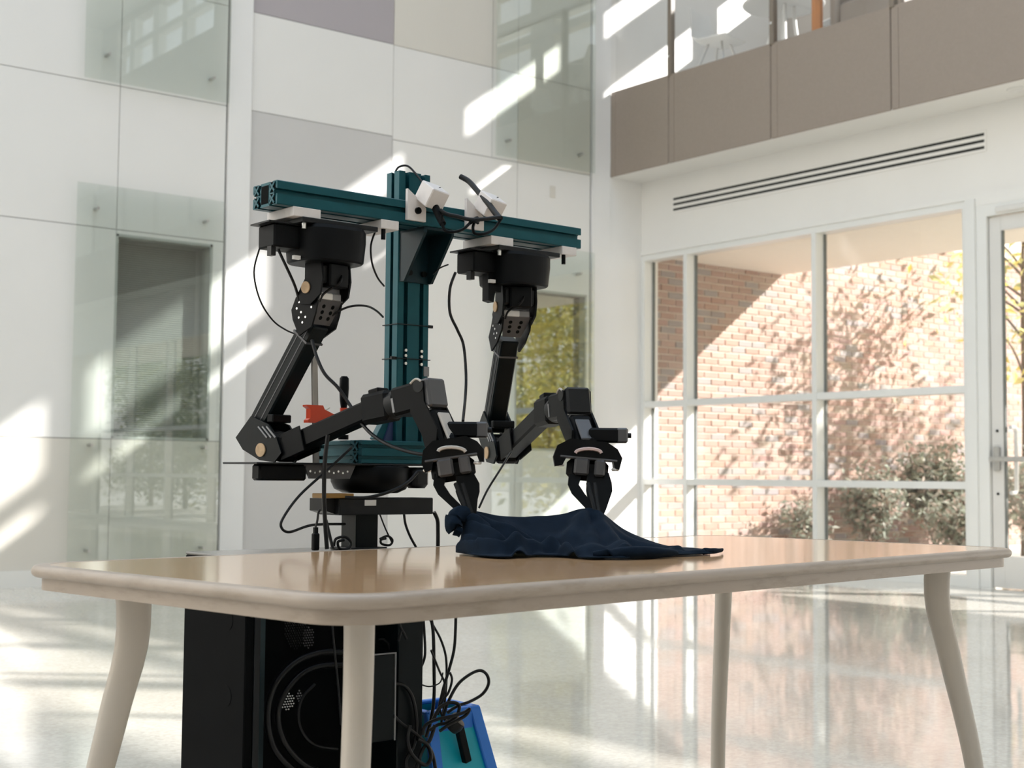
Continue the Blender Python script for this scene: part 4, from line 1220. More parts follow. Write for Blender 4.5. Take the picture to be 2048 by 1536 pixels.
    for sg, prof in ((-1, J['fl']), (1, J['fr'])):
        rings__ = []
        for (u_, q_, wd) in prof:
            c_ = Cc + (T - Cc) * q_ + o * u_
            dp = 0.012 * (1 - 0.55 * q_)
            rings__.append([c_ + o * wd + f * dp, c_ - o * wd + f * dp, c_ - o * wd - f * dp, c_ + o * wd - f * dp])
        fg = MB(); fg.rings(rings__)
        fg.build('finger', 'black', t, smooth=35)
        inner = MB()
        inner.seg(Cc + (T - Cc) * 0.35 + o * (sg * 0.006) + f * 0.008, T - (T - Cc) * 0.06 + o * (sg * 0.003) + f * 0.006, 0.008, 0.006, f, 0.002)
        inner.build('finger_pad', 'charcoal', t)
    # wrist camera on its bracket
    cc = Q(*J['cam']) + o * 0.046
    ca = MB(); ca.seg(cc - o * 0.040, cc + o * 0.030, 0.028, 0.026, f, 0.004); cm = ca.build('wrist_camera', 'black_soft', t)
    mb = MB(); mb.seg(cc + o * 0.012, cc + o * 0.033, 0.0285, 0.0275, f, 0.003); mb.build('camera_front', 'grey', cm)
    mb = MB(); mb.cyl(cc + o * 0.033, cc + o * 0.040, 0.005, n=12); mb.build('camera_plug', 'charcoal', cm, smooth=40)
    mb = MB(); mb.seg(Q(w2[0], w2[1] - 0.006), cc - o * 0.030 - K * 0.006, 0.020, 0.012, f, 0.002); mb.build('camera_bracket', 'black', t)
    return t

JL = dict(sh=(-0.012, 1.235), tube0=(-0.030, 1.192), tube1=(-0.196, 0.972), elb=(-0.140, 0.955), fore0=(-0.095, 0.952), fore1=(0.122, 1.018), wrist=(0.262, 1.040),
          w2=(0.298, 0.950), car=(0.322, 0.918), tip=(0.366, 0.826), cam=(0.300, 0.980), tilt=0.16, gw=0.056, horn='beige_mount', cap='grey', strip='beige_mount',
          fl=[(-0.026, 0.18, 0.011), (-0.037, 0.40, 0.0095), (-0.033, 0.58, 0.0105), (-0.015, 0.85, 0.0095), (-0.003, 1.03, 0.005)],
          fr=[(0.016, 0.15, 0.016), (0.016, 0.36, 0.020), (0.010, 0.52, 0.021), (0.006, 0.66, 0.017), (0.003, 0.88, 0.011), (0.001, 1.03, 0.005)])
JR = dict(sh=(-0.012, 1.240), tube0=(-0.048, 1.196), tube1=(-0.136, 1.000), elb=(-0.085, 0.958), fore0=(-0.020, 0.960), fore1=(0.170, 1.024), wrist=(0.318, 1.036),
          w2=(0.362, 0.955), car=(0.382, 0.920), tip=(0.428, 0.828), cam=(0.372, 0.976), tilt=-0.08, gw=0.064, horn='pink', cap='charcoal', strip='grey',
          fl=[(-0.026, 0.18, 0.012), (-0.034, 0.40, 0.010), (-0.028, 0.58, 0.012), (-0.011, 0.85, 0.010), (-0.003, 1.03, 0.006)],
          fr=[(0.016, 0.15, 0.020), (0.015, 0.36, 0.023), (0.012, 0.52, 0.024), (0.008, 0.68, 0.020), (0.004, 0.88, 0.014), (0.002, 1.03, 0.007)])
robot_arm(-0.238, (0.207, 0.978), JL, 'black robot arm with its upper tube slanting out left past the clamp', False, -1)
robot_arm(0.236, (-0.325, 0.946), JR, 'black robot arm hanging nearest the window, pink disc on its gripper', True, -1)

# ================================================================== SMALL THINGS ON AND AROUND THE STAND
PATH = {
    'c1': [(-0.0900, -0.3616, 1.3254), (-0.1000, -0.3667, 1.2800), (-0.1000, -0.3526, 1.2287), (-0.1200, -0.3130, 1.1950), (-0.1400, -0.2708, 1.1801), (-0.1500, -0.2420, 1.1750)],
    'c2': [(-0.0600, -0.3379, 1.3216), (-0.0600, -0.3209, 1.2928), (-0.0700, -0.2944, 1.2580), (-0.0800, -0.2777, 1.2285), (-0.0800, -0.2738, 1.2026), (-0.0800, -0.2554, 1.1817)],
    'c3': [(-0.0500, -0.1231, 1.3850), (-0.0500, -0.1345, 1.3527), (-0.0500, -0.1315, 1.3180), (-0.0600, -0.1110, 1.2911), (-0.0900, -0.0744, 1.2804)],
    'c4': [(-0.0700, -0.2368, 1.1853), (-0.0500, -0.2181, 1.2085), (-0.0300, -0.1947, 1.2233), (-0.0300, -0.1576, 1.2274), (-0.0600, -0.1134, 1.2247), (-0.0950, -0.0723, 1.2177)],
    'c5': [(-0.0600, -0.2605, 1.1557), (-0.0400, -0.2611, 1.1208), (-0.0200, -0.2552, 1.0885), (0.0000, -0.2384, 1.0628), (0.0200, -0.2239, 1.0295), (0.0600, -0.2251, 0.9955), (0.1000, -0.2227, 0.9697), (0.1500, -0.2160, 0.9500), (0.2100, -0.2000, 0.9363), (0.2350, -0.1852, 0.9391)],
    'c6': [(-0.0000, 0.0388, 1.3097), (0.0000, 0.0252, 1.2747), (-0.0000, 0.0259, 1.2269), (0.0000, 0.0455, 1.1928), (0.0000, 0.0613, 1.1633), (0.0200, 0.0529, 1.1058), (0.0500, 0.0289, 1.0581), (0.1200, -0.0311, 1.0029)],
    'c8': [(-0.0300, -0.1861, 0.9505), (-0.0300, -0.2396, 0.9067), (-0.0300, -0.2992, 0.8594), (-0.0200, -0.3397, 0.8182), (-0.0200, -0.3436, 0.7998), (-0.0300, -0.3193, 0.7907), (-0.0500, -0.2583, 0.8021), (-0.0750, -0.1687, 0.8018)],
    'c9': [(0.0000, -0.2589, 0.9723), (0.0000, -0.2645, 0.9253), (0.0000, -0.2655, 0.8644), (0.0000, -0.2623, 0.8131), (0.0000, -0.2568, 0.7589)],
    'c10': [(-0.0300, -0.2410, 0.8119), (-0.0200, -0.2390, 0.7839), (-0.0100, -0.2372, 0.7589)],
    'c12': [(0.0000, -0.0500, 0.9045), (0.0000, -0.0739, 0.8838), (0.0000, -0.1153, 0.8662), (-0.0100, -0.1608, 0.8546), (-0.0300, -0.1991, 0.8543)],
    'c13': [(-0.0600, -0.0991, 0.8249), (-0.0600, -0.0842, 0.7941), (-0.0600, -0.0668, 0.7640)],
    'c14': [(-0.0500, -0.0456, 0.8226), (-0.0500, -0.0416, 0.8006), (-0.0500, -0.0302, 0.7765), (-0.0500, -0.0150, 0.7542)],
    'c15': [(-0.0400, 0.0215, 0.8241), (-0.0400, 0.0306, 0.8079), (-0.0400, 0.0322, 0.7877), (-0.0400, 0.0327, 0.7534)],
    'c16': [(0.0200, 0.1729, 0.9465), (0.0500, 0.1194, 0.9101), (0.0500, 0.0874, 0.8697), (0.0500, 0.0661, 0.8339)],
    'c17': [(-0.0600, 0.0265, 1.3116), (-0.0400, 0.0293, 1.3222), (-0.0300, 0.0434, 1.3298)],
    'coilL': [(-0.0200, -0.2286, 0.7629), (-0.0200, -0.2244, 0.7761), (-0.0200, -0.2042, 0.7794), (-0.0200, -0.1904, 0.7686), (-0.0200, -0.1970, 0.7574), (-0.0200, -0.2150, 0.7569), (-0.0200, -0.2198, 0.7703), (-0.0200, -0.2063, 0.7738)],
    'coilR': [(-0.0600, -0.0958, 0.7716), (-0.0600, -0.0779, 0.7771), (-0.0600, -0.0657, 0.7690), (-0.0600, -0.0716, 0.7592), (-0.0600, -0.0909, 0.7616), (-0.0600, -0.0934, 0.7696), (-0.0600, -0.0814, 0.7723)],
    'topwire': [(-0.1100, -0.0372, 1.5218), (-0.1100, -0.0273, 1.5348), (-0.1000, -0.0129, 1.5374), (-0.0800, -0.0054, 1.5185), (-0.0500, -0.0040, 1.4890)],
    'u1': [(0.0200, -0.0338, 0.6400), (0.0200, -0.0222, 0.5957), (0.0200, -0.0187, 0.5275), (0.0200, -0.0177, 0.4645), (0.0200, -0.0244, 0.4218), (0.0200, -0.0360, 0.3894)],
    'u2': [(0.0300, 0.0264, 0.6406), (0.0300, 0.0258, 0.5935), (0.0300, 0.0226, 0.5546), (0.0300, 0.0107, 0.5166), (0.0300, -0.0035, 0.4790), (0.0300, -0.0162, 0.4319)],
    'u3': [(0.0000, -0.0274, 0.6313), (0.0000, -0.0074, 0.6028), (0.0000, 0.0128, 0.5720), (0.0000, 0.0258, 0.5366), (-0.0000, 0.0277, 0.4922), (0.0000, 0.0245, 0.4532), (0.0000, 0.0153, 0.4052)],
    'u4': [(0.0400, -0.0126, 0.4233), (0.0400, 0.0015, 0.4556), (0.0400, 0.0245, 0.4874), (0.0400, 0.0530, 0.5045), (0.0400, 0.0808, 0.5110), (0.0400, 0.0988, 0.5007), (0.0400, 0.1029, 0.4825), (0.0400, 0.0877, 0.4641), (0.0400, 0.0562, 0.4523), (0.0400, 0.0251, 0.4466), (0.0400, 0.0006, 0.4364)],
    'u5': [(0.0200, -0.0470, 0.6311), (0.0200, -0.0427, 0.5873), (0.0200, -0.0409, 0.5485), (0.0200, -0.0501, 0.5252), (0.0200, -0.0642, 0.5043), (0.0200, -0.0709, 0.4790), (0.0200, -0.0680, 0.4453), (0.0200, -0.0568, 0.4156)],
    'u6': [(0.0400, -0.1254, 0.5033), (0.0400, -0.1044, 0.4977), (0.0400, -0.0877, 0.4801), (0.0400, -0.0779, 0.4537), (0.0400, -0.0738, 0.4201), (0.0400, -0.0791, 0.3829), (0.0400, -0.0974, 0.3568), (0.0400, -0.0935, 0.3329)],
    'u7': [(0.0500, -0.1361, 0.4467), (0.0500, -0.1162, 0.4288), (0.0500, -0.0903, 0.4110), (0.0500, -0.0604, 0.3870), (0.0500, -0.0422, 0.3631), (0.0500, -0.0332, 0.3269)],
    'u8': [(0.0500, -0.0419, 0.4277), (0.0500, -0.0254, 0.4499), (0.0500, -0.0012, 0.4571), (0.0500, 0.0210, 0.4502), (0.0500, 0.0164, 0.4313), (0.0500, -0.0068, 0.4193), (0.0500, -0.0310, 0.4170), (0.0500, -0.0489, 0.4094)],
    'u9': [(0.0600, -0.0739, 0.4041), (0.0600, -0.0683, 0.4204), (0.0600, -0.0446, 0.4293), (0.0600, -0.0024, 0.4326), (0.0600, 0.0258, 0.4365), (0.0600, 0.0394, 0.4420), (0.0600, 0.0284, 0.4295), (0.0600, -0.0083, 0.4179), (0.0600, -0.0323, 0.4072)],
    'u10': [(0.0300, -0.0339, 0.5587), (0.0300, -0.0138, 0.5185), (0.0300, 0.0013, 0.4882), (0.0300, -0.0056, 0.4598), (0.0300, -0.0199, 0.4371)],
    'u11': [(0.0500, -0.0370, 0.4176), (0.0500, -0.0486, 0.3904), (0.0500, -0.0661, 0.3735), (0.0500, -0.0832, 0.3332)],
    'u12': [(0.0200, -0.1161, 0.4359), (0.0200, -0.0986, 0.4408), (0.0200, -0.0811, 0.4466), (0.0200, -0.0753, 0.4575)],
    'u13': [(0.0400, 0.0056, 0.5132), (0.0400, 0.0108, 0.4983), (0.0400, 0.0025, 0.4748), (0.0400, -0.0108, 0.4616), (0.0400, -0.0178, 0.4430), (0.0400, -0.0053, 0.4225)],
    'u14': [(0.0600, -0.1036, 0.4260), (0.0600, -0.1089, 0.3986), (0.0600, -0.0968, 0.3692), (0.0600, -0.0671, 0.3469), (0.0600, -0.0531, 0.3594), (0.0600, -0.0618, 0.3839), (0.0600, -0.0856, 0.3979)],
    'u15': [(0.0300, -0.0534, 0.4930), (0.0300, -0.0352, 0.4885), (0.0300, -0.0110, 0.4941), (0.0300, -0.0040, 0.5129)],
    'v1': [(0.0000, -0.1384, 0.5822), (0.0000, -0.1244, 0.5822), (0.0000, -0.1126, 0.5709), (0.0000, -0.1075, 0.5514)],
    'v2': [(0.0300, -0.1124, 0.6326), (0.0300, -0.1086, 0.6115), (0.0300, -0.0928, 0.5839)],
    'v3': [(0.0300, -0.0965, 0.5917), (0.0300, -0.1049, 0.5999), (0.0300, -0.1116, 0.5813)],
    'v4': [(0.0500, -0.2776, 0.6434), (0.0500, -0.2700, 0.5867), (0.0500, -0.2599, 0.5134), (0.0500, -0.2520, 0.4402)],
    'loopA': [(0.0000, -0.2175, 0.5642), (0.0000, -0.2683, 0.5679), (0.0000, -0.3216, 0.5537), (0.0000, -0.3627, 0.5165), (-0.0000, -0.3770, 0.4642), (0.0000, -0.3655, 0.4095), (0.0000, -0.3335, 0.3700), (0.0000, -0.2851, 0.3369), (0.0000, -0.2128, 0.3183)],
    'loopB': [(0.0000, -0.2193, 0.5411), (0.0000, -0.2678, 0.5431), (0.0000, -0.3105, 0.5301), (0.0000, -0.3466, 0.4926), (0.0000, -0.3551, 0.4530), (0.0000, -0.3374, 0.4063), (0.0000, -0.2964, 0.3654), (0.0000, -0.2419, 0.3404)],
    'loopC': [(0.0000, -0.2779, 0.5109), (0.0000, -0.3043, 0.4887), (0.0000, -0.3122, 0.4577), (0.0000, -0.3030, 0.4250), (-0.0000, -0.2756, 0.3993), (0.0000, -0.2263, 0.3863)],
    'gl_brow': [(0.0500, -0.0398, 1.4209), (0.0600, -0.0312, 1.4126), (0.0750, -0.0153, 1.4076), (0.0850, 0.0082, 1.4031), (0.0900, 0.0421, 1.4077), (0.0900, 0.0806, 1.4165)],
    'gl_left': [(0.0600, -0.0423, 1.4092), (0.0600, -0.0420, 1.3944), (0.0650, -0.0382, 1.3793), (0.0750, -0.0273, 1.3753), (0.0850, -0.0103, 1.3810), (0.0850, 0.0058, 1.3939), (0.0800, 0.0171, 1.4039)],
    'gl_right': [(0.0850, 0.0208, 1.4017), (0.0850, 0.0159, 1.3881), (0.0850, 0.0211, 1.3768), (0.0900, 0.0425, 1.3786), (0.0900, 0.0654, 1.3904), (0.0900, 0.0819, 1.4106)],
    'gl_templeL': [(0.0200, -0.0375, 1.4435), (0.0400, -0.0410, 1.4221), (0.0500, -0.0383, 1.4031), (0.0600, -0.0395, 1.3917)],
    'gl_templeR': [(-0.0500, 0.0874, 1.5218), (-0.0300, 0.0944, 1.5091), (0.0000, 0.0935, 1.4845), (0.0400, 0.0882, 1.4541), (0.0700, 0.0838, 1.4288), (0.0900, 0.0806, 1.4134)],
    'gl_bridge': [(0.0850, 0.0083, 1.3952), (0.0900, 0.0143, 1.4002), (0.0850, 0.0284, 1.3986)],
}
def path(k):
    return [Vector(p) for p in PATH[k]]
# white printed holders with the black spectacles they carry
def holder(a0, a1, label):
    t = thing('glasses_holder', label, 'holder', P((a0 + a1) / 2, 0, 1.40), ROB, 'white printed holders on the crossbeam')
    MB().prism([(a0, 1.402), (a0 + 0.045, 1.402), (a0 + 0.045, 1.43), (a0 + 0.018, 1.452), (a0, 1.464)], P(0, 0.0, 0), (0, 1, 0), (0, 0, 1), (1, 0, 0), 0.0005, 0.008).build('back_plate', 'white_print', t)
    mb = MB(); mb.box(P(a0 + 0.046, 0.026, 1.452), (0.046, 0.044, 0.040), Matrix.Rotation(math.radians(32), 3, 'Y') @ Matrix.Rotation(math.radians(-8), 3, 'X'), 0.002); hb = mb.build('clamp_block', 'white_print', t)
    MB().cyl(P(a0 + 0.024, 0.008, 1.422), P(a0 + 0.024, 0.013, 1.422), 0.0068, n=14).build('bolt', 'black', t, smooth=40)
    mb = MB()
    for (q, s_) in ((0.03, 0.012), (0.055, 0.02)):
        mb.box(P(a0 + q, 0.02 + s_, 1.4805 - s_ * 0.62), (0.003, 0.003, 0.001))
    mb.build('screw_holes', 'dark', hb)
holder(-0.088, -0.040, 'white printed holder nearest the column carrying the glasses')
holder(0.060, 0.108, 'white printed holder right of the other, glasses temple passing through')
gl = thing('glasses', 'black thick rimmed glasses held in front of the crossbeam', 'glasses', path('gl_bridge')[0], ROB)
MB().tube(path('gl_brow'), 0.0042, 8).build('brow_bar', 'charcoal', gl, smooth=60)
MB().tube(path('gl_left'), 0.0030, 8).build('rim', 'black', gl, smooth=60)
MB().tube(path('gl_right'), 0.0030, 8).build('rim', 'black', gl, smooth=60)
MB().tube(path('gl_bridge'), 0.0032, 8).build('bridge', 'black', gl, smooth=60)
MB().tube(path('gl_templeL'), 0.0085, 10, taper=lambda s: 0.0085 - 0.002 * s).build('temple', 'black_soft', gl, smooth=60)
MB().tube(path('gl_templeR'), 0.0062, 10, taper=lambda s: 0.0056 + 0.001 * s).build('temple', 'charcoal', gl, smooth=60)

# bar clamp
cl_ = thing('bar_clamp', 'orange red bar clamp with black handle standing left of the column', 'clamp', P(-0.21, -0.12, 0.915), ROB)
MB().seg(P(-0.2175, -0.12, 1.130), P(-0.2090, -0.12, 0.915), 0.013, 0.006, (1, 0, 0), 0.001).build('bar', 'clamp_bar', cl_)
MB().prism([(-0.237, 1.034), (-0.200, 1.034), (-0.196, 1.026), (-0.176, 1.018), (-0.140, 1.014), (-0.136, 1.004), (-0.160, 0.999), (-0.234, 0.999), (-0.234, 1.004), (-0.229, 1.008), (-0.229, 1.026), (-0.237, 1.031)], P(0, -0.128, 0), (0, 1, 0), (0, 0, 1), (1, 0, 0), 0, 0.016).build('jaw', 'red', cl_)
MB().lathe([(0.0, 1.030), (0.006, 1.030), (0.0085, 1.045), (0.0098, 1.070), (0.0094, 1.090), (0.006, 1.0945), (0.0, 1.095)], P(-0.1465, -0.12, 0), n=16).build('handle', 'black', cl_, smooth=40)
MB().cyl(P(-0.1465, -0.12, 1.024), P(-0.1465, -0.12, 1.031), 0.0078, n=16).build('ferrule', 'red', cl_, smooth=40)
MB().cyl(P(-0.1465, -0.12, 0.974), P(-0.1465, -0.12, 1.025), 0.0032, n=10).build('spindle', 'black', cl_, smooth=40)
MB().cyl(P(-0.1465, -0.12, 0.968), P(-0.1465, -0.12, 0.977), 0.0105, n=16).build('swivel_pad', 'black', cl_, smooth=40)
MB().seg(P(-0.196, -0.12, 1.022), P(-0.180, -0.12, 1.030), 0.0025, 0.0025, (1, 0, 0)).build('pin', 'steel', cl_)

# USB adapter dangling at the table edge
ad = thing('usb_adapter', 'small black plug adapter dangling on a strap left of the pedestal', 'adapter', P(-0.282, 0.0, 0.757), ROB)
rbox(MB(), -0.289, -0.276, -0.005, 0.006, 0.757, 0.789, 0.002).build('case', 'black', ad)
rbox(MB(), -0.286, -0.279, -0.003, 0.004, 0.789, 0.800).build('plug', 'black_soft', ad)
MB().tube([P(-0.2825, 0, 0.800), P(-0.279, 0, 0.812), P(-0.277, 0, 0.826), P(-0.274, 0.002, 0.833)], 0.0022, 6).build('strap', 'rubber', ad, smooth=60)

def cable(key, r, label, n=7, group=None):
    o_ = MB().tube(path(key), r, n, 6).build('cable', 'rubber', None, smooth=60)
    return single(o_, label, 'cable', ROB, group)
cable('c1', 0.0017, 'thin wire looping out left from the left arm controller to its tube')
cable('c2', 0.0028, 'thicker black cable dropping from the left arm controller to the shoulder')
cable('c3', 0.0020, 'thin cable hanging from the beam to the column beside the left housing')
cable('c4', 0.0022, 'arched cable from the left shoulder plates to the column')
cable('c5', 0.0034, 'long black cable falling from the slanting tube across to the left gripper')
cable('c6', 0.0030, 'wavy black cable hanging between the column and the right arm')
cable('c8', 0.0026, 'black cable looping out left below the shelf and back to the pedestal')
cable('c9', 0.0042, 'thick vertical black cable falling past the shelf bracket to the cabinet')
cable('c10', 0.0032, 'short cable running down beside the thick vertical one')
cable('c12', 0.0034, 'curved grey sheened cable from the swivel to the ochre plate')
cable('c13', 0.0016, 'thin wire slanting down just right of the pedestal')
cable('c14', 0.0026, 'black cable hanging from the middle of the tray')
cable('c15', 0.0042, 'thick black cable hanging from the right end of the tray')
cable('c16', 0.0022, 'straight cable slanting from the right elbow down behind the cloth')
cable('c17', 0.0016, 'short thin wire between the gusset and the right arm controller')
cable('coilL', 0.0028, 'small coil of black cable at the left foot of the pedestal')
cable('coilR', 0.0024, 'small coil of black cable at the right foot of the pedestal')
cable('topwire', 0.0022, 'thin wire arching over the top of the column')
for k_, r_, lb in (('u1', 0.0034, 'thick cable hanging straight down right of the cabinet'), ('u2', 0.0030, 'cable hanging furthest right below the table'), ('u3', 0.0024, 'curving cable crossing from the cabinet corner to the bundle'),
                   ('u4', 0.0032, 'big open cable loop standing out right of the bundle'), ('u5', 0.0026, 'cable bending back along the cabinet side'), ('u6', 0.0036, 'cable arching out of the power supply into the floor tangle'),
                   ('u7', 0.0036, 'light sheened cable slanting from the power supply into the bundle'), ('u8', 0.0034, 'flat cable ring lying on the bin rim'), ('u9', 0.0034, 'second cable ring stretching over the bin rim to the right'),
                   ('u10', 0.0022, 'thin cable in the middle of the hanging bunch'), ('u11', 0.0036, 'cable leaving the bundle towards the floor'), ('u12', 0.0022, 'thin bright edged wire at the power supply side'),
                   ('u13', 0.0024, 'narrow upright cable loop above the bin'), ('u14', 0.0038, 'drooping cable loop in front of the bin at floor side'), ('u15', 0.0014, 'thin sagging wire joining the hanging cables'),
                   ('v1', 0.0026, 'small arched cable on top of the power supply'), ('v2', 0.0026, 'short cable end poking out under the table edge'), ('v3', 0.0026, 'short bent cable crossing the one under the table edge'),
                   ('v4', 0.0022, 'thin upright wire down the cabinet front beside the near table leg'),
                   ('loopA', 0.0060, 'outermost big cable loop inside the cabinet'), ('loopB', 0.0055, 'second big cable loop nested inside the cabinet'), ('loopC', 0.0030, 'innermost thinner cable loop inside the cabinet')):
    cable(k_, r_, lb, 8)
tieo = MB().lathe([(0.0, -0.014), (0.016, -0.012), (0.019, 0.0), (0.016, 0.012), (0.0, 0.014)], P(0.022, 0.035, 0.412), (0.5, 0.4, 0.6), 14).build('cable_knot', 'rubber', None, smooth=60)
single(tieo, 'dark knotted lump where the hanging cables are bound together', 'cable knot', ROB)
pl_ = thing('power_brick', 'slim black power plug hanging before the blue bin', 'power plug', P(0.075, 0.0, 0.325), ROB)
MB().seg(P(0.058, 0.0, 0.405), P(0.082, 0.0, 0.325), 0.017, 0.014, (1, 0, 0), 0.002).build('case', 'black', pl_)
MB().cyl(P(0.058, 0.0, 0.405), P(0.050, 0.0, 0.425), 0.004, n=10).build('cord_relief', 'rubber', pl_, smooth=60)

# blue bin beside the cabinet
bn = thing('blue_bin', 'bright blue plastic bin with aqua sides beside the black cabinet', 'bin', P(0.07, -0.07, 0), ROB)
def taper_box(a0, a1, b0, b1, z0, z1, fl, wall):
    def ring(a0_, a1_, b0_, b1_, z_):
        return [P(a0_, b0_, z_), P(a1_, b0_, z_), P(a1_, b1_, z_), P(a0_, b1_, z_)]
    return [ring(a0, a1 + fl, b0 - fl, b1 + fl, z0), ring(a0, a1, b0, b1, z1), ring(a0 + wall, a1 - wall, b0 + wall, b1 - wall, z1), ring(a0 + wall, a1 + fl - wall, b0 - fl + wall, b1 + fl - wall, z0 + 0.01)]
BA0, BA1, BB0, BB1, BT = 0.006, 0.128, -0.15, -0.032, 0.425
MB().rings(taper_box(BA0, BA1, BB0, BB1, 0.0, BT, 0.09, 0.003)).build('bin_wall', 'aqua', bn)
mb = MB()
for (p_, q_) in ((P(BA0, BB1, BT), P(BA1, BB1, BT)), (P(BA1, BB1, BT), P(BA1, BB0, BT)), (P(BA1, BB0, BT), P(BA0, BB0, BT)), (P(BA0, BB0, BT), P(BA0, BB1, BT))):
    mb.seg(p_, q_, 0.016, 0.008, (0, 0, 1), 0.002, 0.004, 0.004)
mb.build('rim', 'blue_bin', bn)
for (a_, b_, sa, sb) in ((BA1, BB1, 1, 1), (BA0, BB1, -1, 1), (BA1, BB0, 1, -1), (BA0, BB0, -1, -1)):
    mb = MB(); mb.seg(P(a_ - sa * 0.006, b_, BT), P(a_ - sa * 0.006 + (0.09 if sa > 0 else 0), b_ + sb * 0.09, 0.0), 0.014, 0.026, (0, 1, 0), 0.002); mb.build('corner_band', 'blue_bin', bn)
rbox(MB(), BA0 + 0.03, BA1 - 0.012, BB1 + 0.002, BB1 + 0.008, BT - 0.052, BT - 0.006, 0.002).build('hand_grip', 'blue_bin', bn)

# ================================================================== NAVY CLOTH ON THE TABLE
ridge = [(0.3189, -0.1830, 0.7990), (0.3125, -0.1629, 0.8332), (0.3225, -0.1032, 0.8258), (0.3336, -0.0427, 0.8236), (0.3382, 0.0251, 0.8274), (0.3501, 0.0697, 0.8363), (0.3615, 0.0993, 0.8336), (0.3912, 0.1384, 0.7991), (0.4384, 0.1818, 0.7744), (0.4871, 0.2096, 0.7677), (0.5157, 0.2317, 0.7648)]
front = [(0.3316, -0.2075, 0.7650), (0.4051, -0.2294, 0.7650), (0.4731, -0.2260, 0.7650), (0.4774, -0.1654, 0.7650), (0.4906, -0.1162, 0.7650), (0.5527, -0.1223, 0.7650), (0.5802, -0.1035, 0.7650), (0.6072, -0.0595, 0.7650), (0.5865, 0.0415, 0.7650), (0.5901, 0.1041, 0.7650), (0.5858, 0.1556, 0.7650)]
def lerp_list(lst, t_):
    x = t_ * (len(lst) - 1)
    pts = [Vector(p) for p in lst]
    i = min(int(x), len(pts) - 2)
    u_ = x - i
    p0, p1, p2, p3 = pts[max(i - 1, 0)], pts[i], pts[i + 1], pts[min(i + 2, len(pts) - 1)]
    return 0.5 * ((2 * p1) + (-p0 + p2) * u_ + (2 * p0 - 5 * p1 + 4 * p2 - p3) * u_ * u_ + (-p0 + 3 * p1 - 3 * p2 + p3) * u_ ** 3)
from mathutils import noise as mnoise
NU, NV = 160, 60
FOLDS = [([(0.06, 0.03), (0.13, 0.35), (0.22, 0.62)], 0.011, 0.035), ([(0.11, 0.03), (0.19, 0.30), (0.31, 0.52)], 0.009, 0.035), ([(0.34, 0.58), (0.40, 0.80), (0.46, 1.0)], 0.012, 0.035),
         ([(0.03, 0.86), (0.18, 0.74), (0.36, 0.72)], 0.012, 0.06), ([(0.59, 0.02), (0.65, 0.40), (0.69, 0.92)], 0.012, 0.04), ([(0.62, 0.02), (0.74, 0.40), (0.85, 0.78)], 0.008, 0.04),
         ([(0.52, 0.05), (0.46, 0.40), (0.44, 0.60)], 0.008, 0.05), ([(0.45, 0.90), (0.56, 0.86), (0.68, 0.93)], 0.009, 0.05), ([(0.24, 0.66), (0.27, 0.85), (0.26, 1.0)], 0.009, 0.03), ([(0.72, 0.80), (0.82, 0.86), (0.95, 0.90)], 0.004, 0.05)]
def fold_dz(u_, q):
    d_ = 0.0
    for line, amp_, wid in FOLDS:
        best = 9.0
        for k_ in range(len(line) - 1):
            ax, ay = line[k_][0] * 1.6, line[k_][1]
            bx, by = line[k_ + 1][0] * 1.6, line[k_ + 1][1]
            px_, py_ = u_ * 1.6 - ax, q - ay
            l2 = (bx - ax) ** 2 + (by - ay) ** 2
            t_ = max(0, min(1, (px_ * (bx - ax) + py_ * (by - ay)) / l2))
            best = min(best, math.hypot(px_ - t_ * (bx - ax), py_ - t_ * (by - ay)))
        d_ += amp_ * (math.exp(-(best / wid) ** 2) - 0.45 * math.exp(-((best - 2.0 * wid) / wid) ** 2))
    return d_
cv, cf = [], []
for i in range(NU + 1):
    u_ = i / NU
    R_ = lerp_list(ridge, u_)
    F_ = lerp_list(front, u_)
    F_.z = 0.7665
    B_ = R_ + Vector((-0.055 - 0.02 * math.sin(u_ * 9), 0.02, 0)) * min(1, u_ * 5); B_.z = 0.7665
    for j in range(NV + 1):
        v_ = j / NV
        if v_ < 0.25:
            q = v_ / 0.25
            p = B_.lerp(R_, q)
            p.z = B_.z + (R_.z - B_.z) * math.sin(q * math.pi / 2)
            amp = 0.003
        else:
            q = (v_ - 0.25) / 0.75
            p = R_.lerp(F_, q)
            hz = (1 - q) ** 1.25
            p.z = F_.z + (R_.z - F_.z) * hz
            amp = 0.017 * math.sin(math.pi * min(1, q * 1.05)) ** 0.8
        hgt = max(0.0, min(1.0, (R_.z - 0.766) / 0.05))
        w1_ = mnoise.noise(Vector((p.y * 16 + 3, p.x * 9 - q * 2.0, 1.7)))
        w2_ = math.sin(p.y * 42 + q * 4.0 + 2 * mnoise.noise(Vector((p.y * 9, q * 3, 5.0))))
        dz = amp * (0.9 * w1_ + 0.45 * w2_) * (0.35 + 0.65 * hgt)
        if v_ > 0.25:
            dz = (dz * 0.6 + fold_dz(u_, q)) * min(1, 0.15 + q / 0.14)
        # horizontal roll of cloth gathered along the front
        roll = math.exp(-((q - 0.80) / 0.09) ** 2) if v_ > 0.25 else 0
        dz += roll * 0.010 * (0.6 + 0.6 * mnoise.noise(Vector((p.y * 22, 2.0, 0)))) * (1 if 0.12 < u_ < 0.86 else 0.4)
        trough = math.exp(-((q - 0.62) / 0.07) ** 2) if v_ > 0.25 else 0
        dz -= trough * 0.008 * hgt
        if v_ > 0.9:
            p.x += 0.012 * mnoise.noise(Vector((p.y * 30, 7.0, 0))) * (v_ - 0.9) * 10
        p.z = max(0.7665, p.z + dz)
        cv.append(p)
for i in range(NU):
    for j in range(NV):
        a_ = i * (NV + 1) + j
        cf.append((a_, a_ + 1, a_ + NV + 2, a_ + NV + 1))
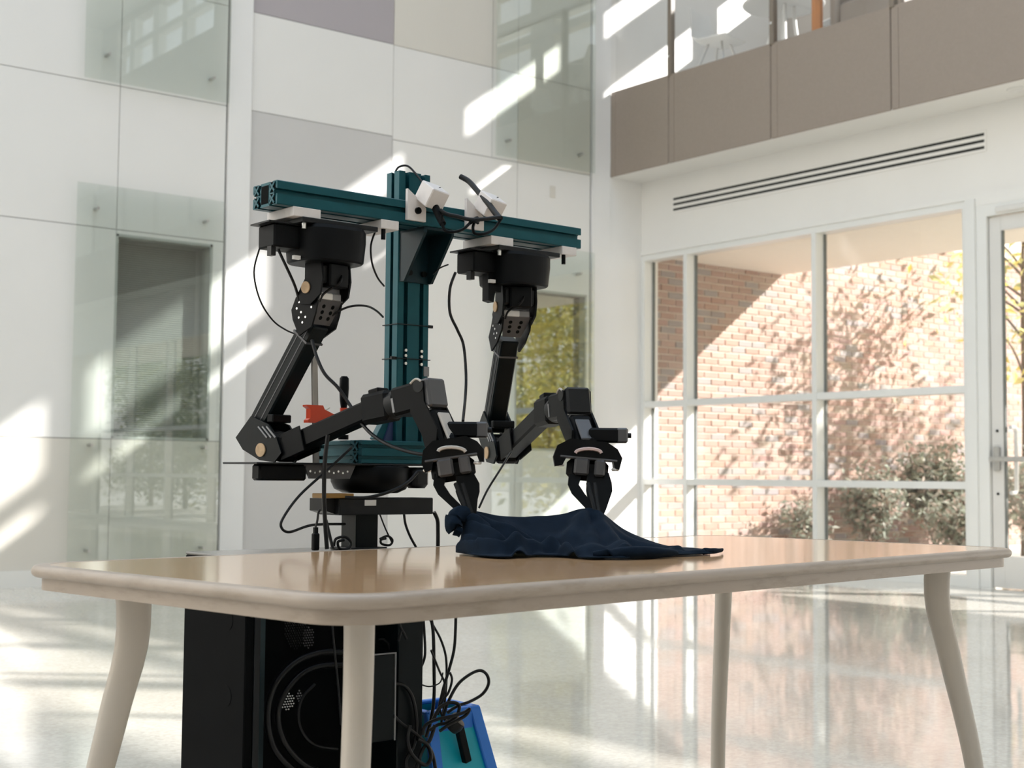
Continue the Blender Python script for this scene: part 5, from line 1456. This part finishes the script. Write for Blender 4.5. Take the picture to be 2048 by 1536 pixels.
sh_t = thing('shirt', 'crumpled navy blue shirt pinched up by both grippers on the table', 'shirt', (0.44, 0.0, TZ + 0.0005), ROB)
mb = MB(); mb.add(cv, cf)
co = mb.build('body_cloth', 'navy', sh_t, smooth=80)
sm = co.modifiers.new('thickness', 'SOLIDIFY'); sm.thickness = 0.0022; sm.offset = 1.0
# sleeve hanging at the left gripper
def blob(mb_, pts, rad, seed):
    path_ = smooth_path([Vector(p) for p in pts], 6)
    rr_ = []
    for i, p in enumerate(path_):
        d_ = (path_[min(i + 1, len(path_) - 1)] - path_[max(i - 1, 0)]).normalized()
        a_ = d_.orthogonal().normalized(); b_ = d_.cross(a_)
        t_ = i / (len(path_) - 1)
        r0 = rad(t_)
        rr_.append([p + (a_ * math.cos(6.2832 * k / 16) + b_ * math.sin(6.2832 * k / 16)) * r0 * (1 + 0.35 * mnoise.noise(Vector((k * 0.7, t_ * 5, seed)))) for k in range(16)])
    mb_.rings(rr_)
mb = MB(); blob(mb, [P(-0.158, 0.308, 0.832), P(-0.180, 0.310, 0.832), P(-0.198, 0.316, 0.822), P(-0.206, 0.320, 0.808), P(-0.194, 0.328, 0.800)], lambda t_: 0.008 + 0.008 * math.sin(math.pi * min(1, t_ * 1.1)), 1.0)
mb.build('sleeve', 'navy', sh_t, smooth=80)
mb = MB(); blob(mb, [P(-0.172, 0.322, 0.826), P(-0.164, 0.345, 0.806), P(-0.172, 0.365, 0.788), P(-0.20, 0.372, 0.776)], lambda t_: 0.010 + 0.008 * math.sin(math.pi * t_), 3.0)
mb.build('sleeve_fold', 'navy', sh_t, smooth=80)
mb = MB(); blob(mb, [P(0.145, 0.580, 0.7705), P(0.175, 0.578, 0.7705), P(0.21, 0.560, 0.7695), P(0.243, 0.535, 0.7690)], lambda t_: 0.0055 - 0.0028 * t_, 5.0)
mb.build('cuff', 'navy', sh_t, smooth=80)
mb = MB(); blob(mb, [P(-0.10, 0.560, 0.772), P(-0.06, 0.596, 0.775), P(0.0, 0.604, 0.774), P(0.06, 0.596, 0.771)], lambda t_: 0.004 + 0.006 * math.sin(math.pi * t_), 8.0)
mb.build('hem_roll', 'navy', sh_t, smooth=80)
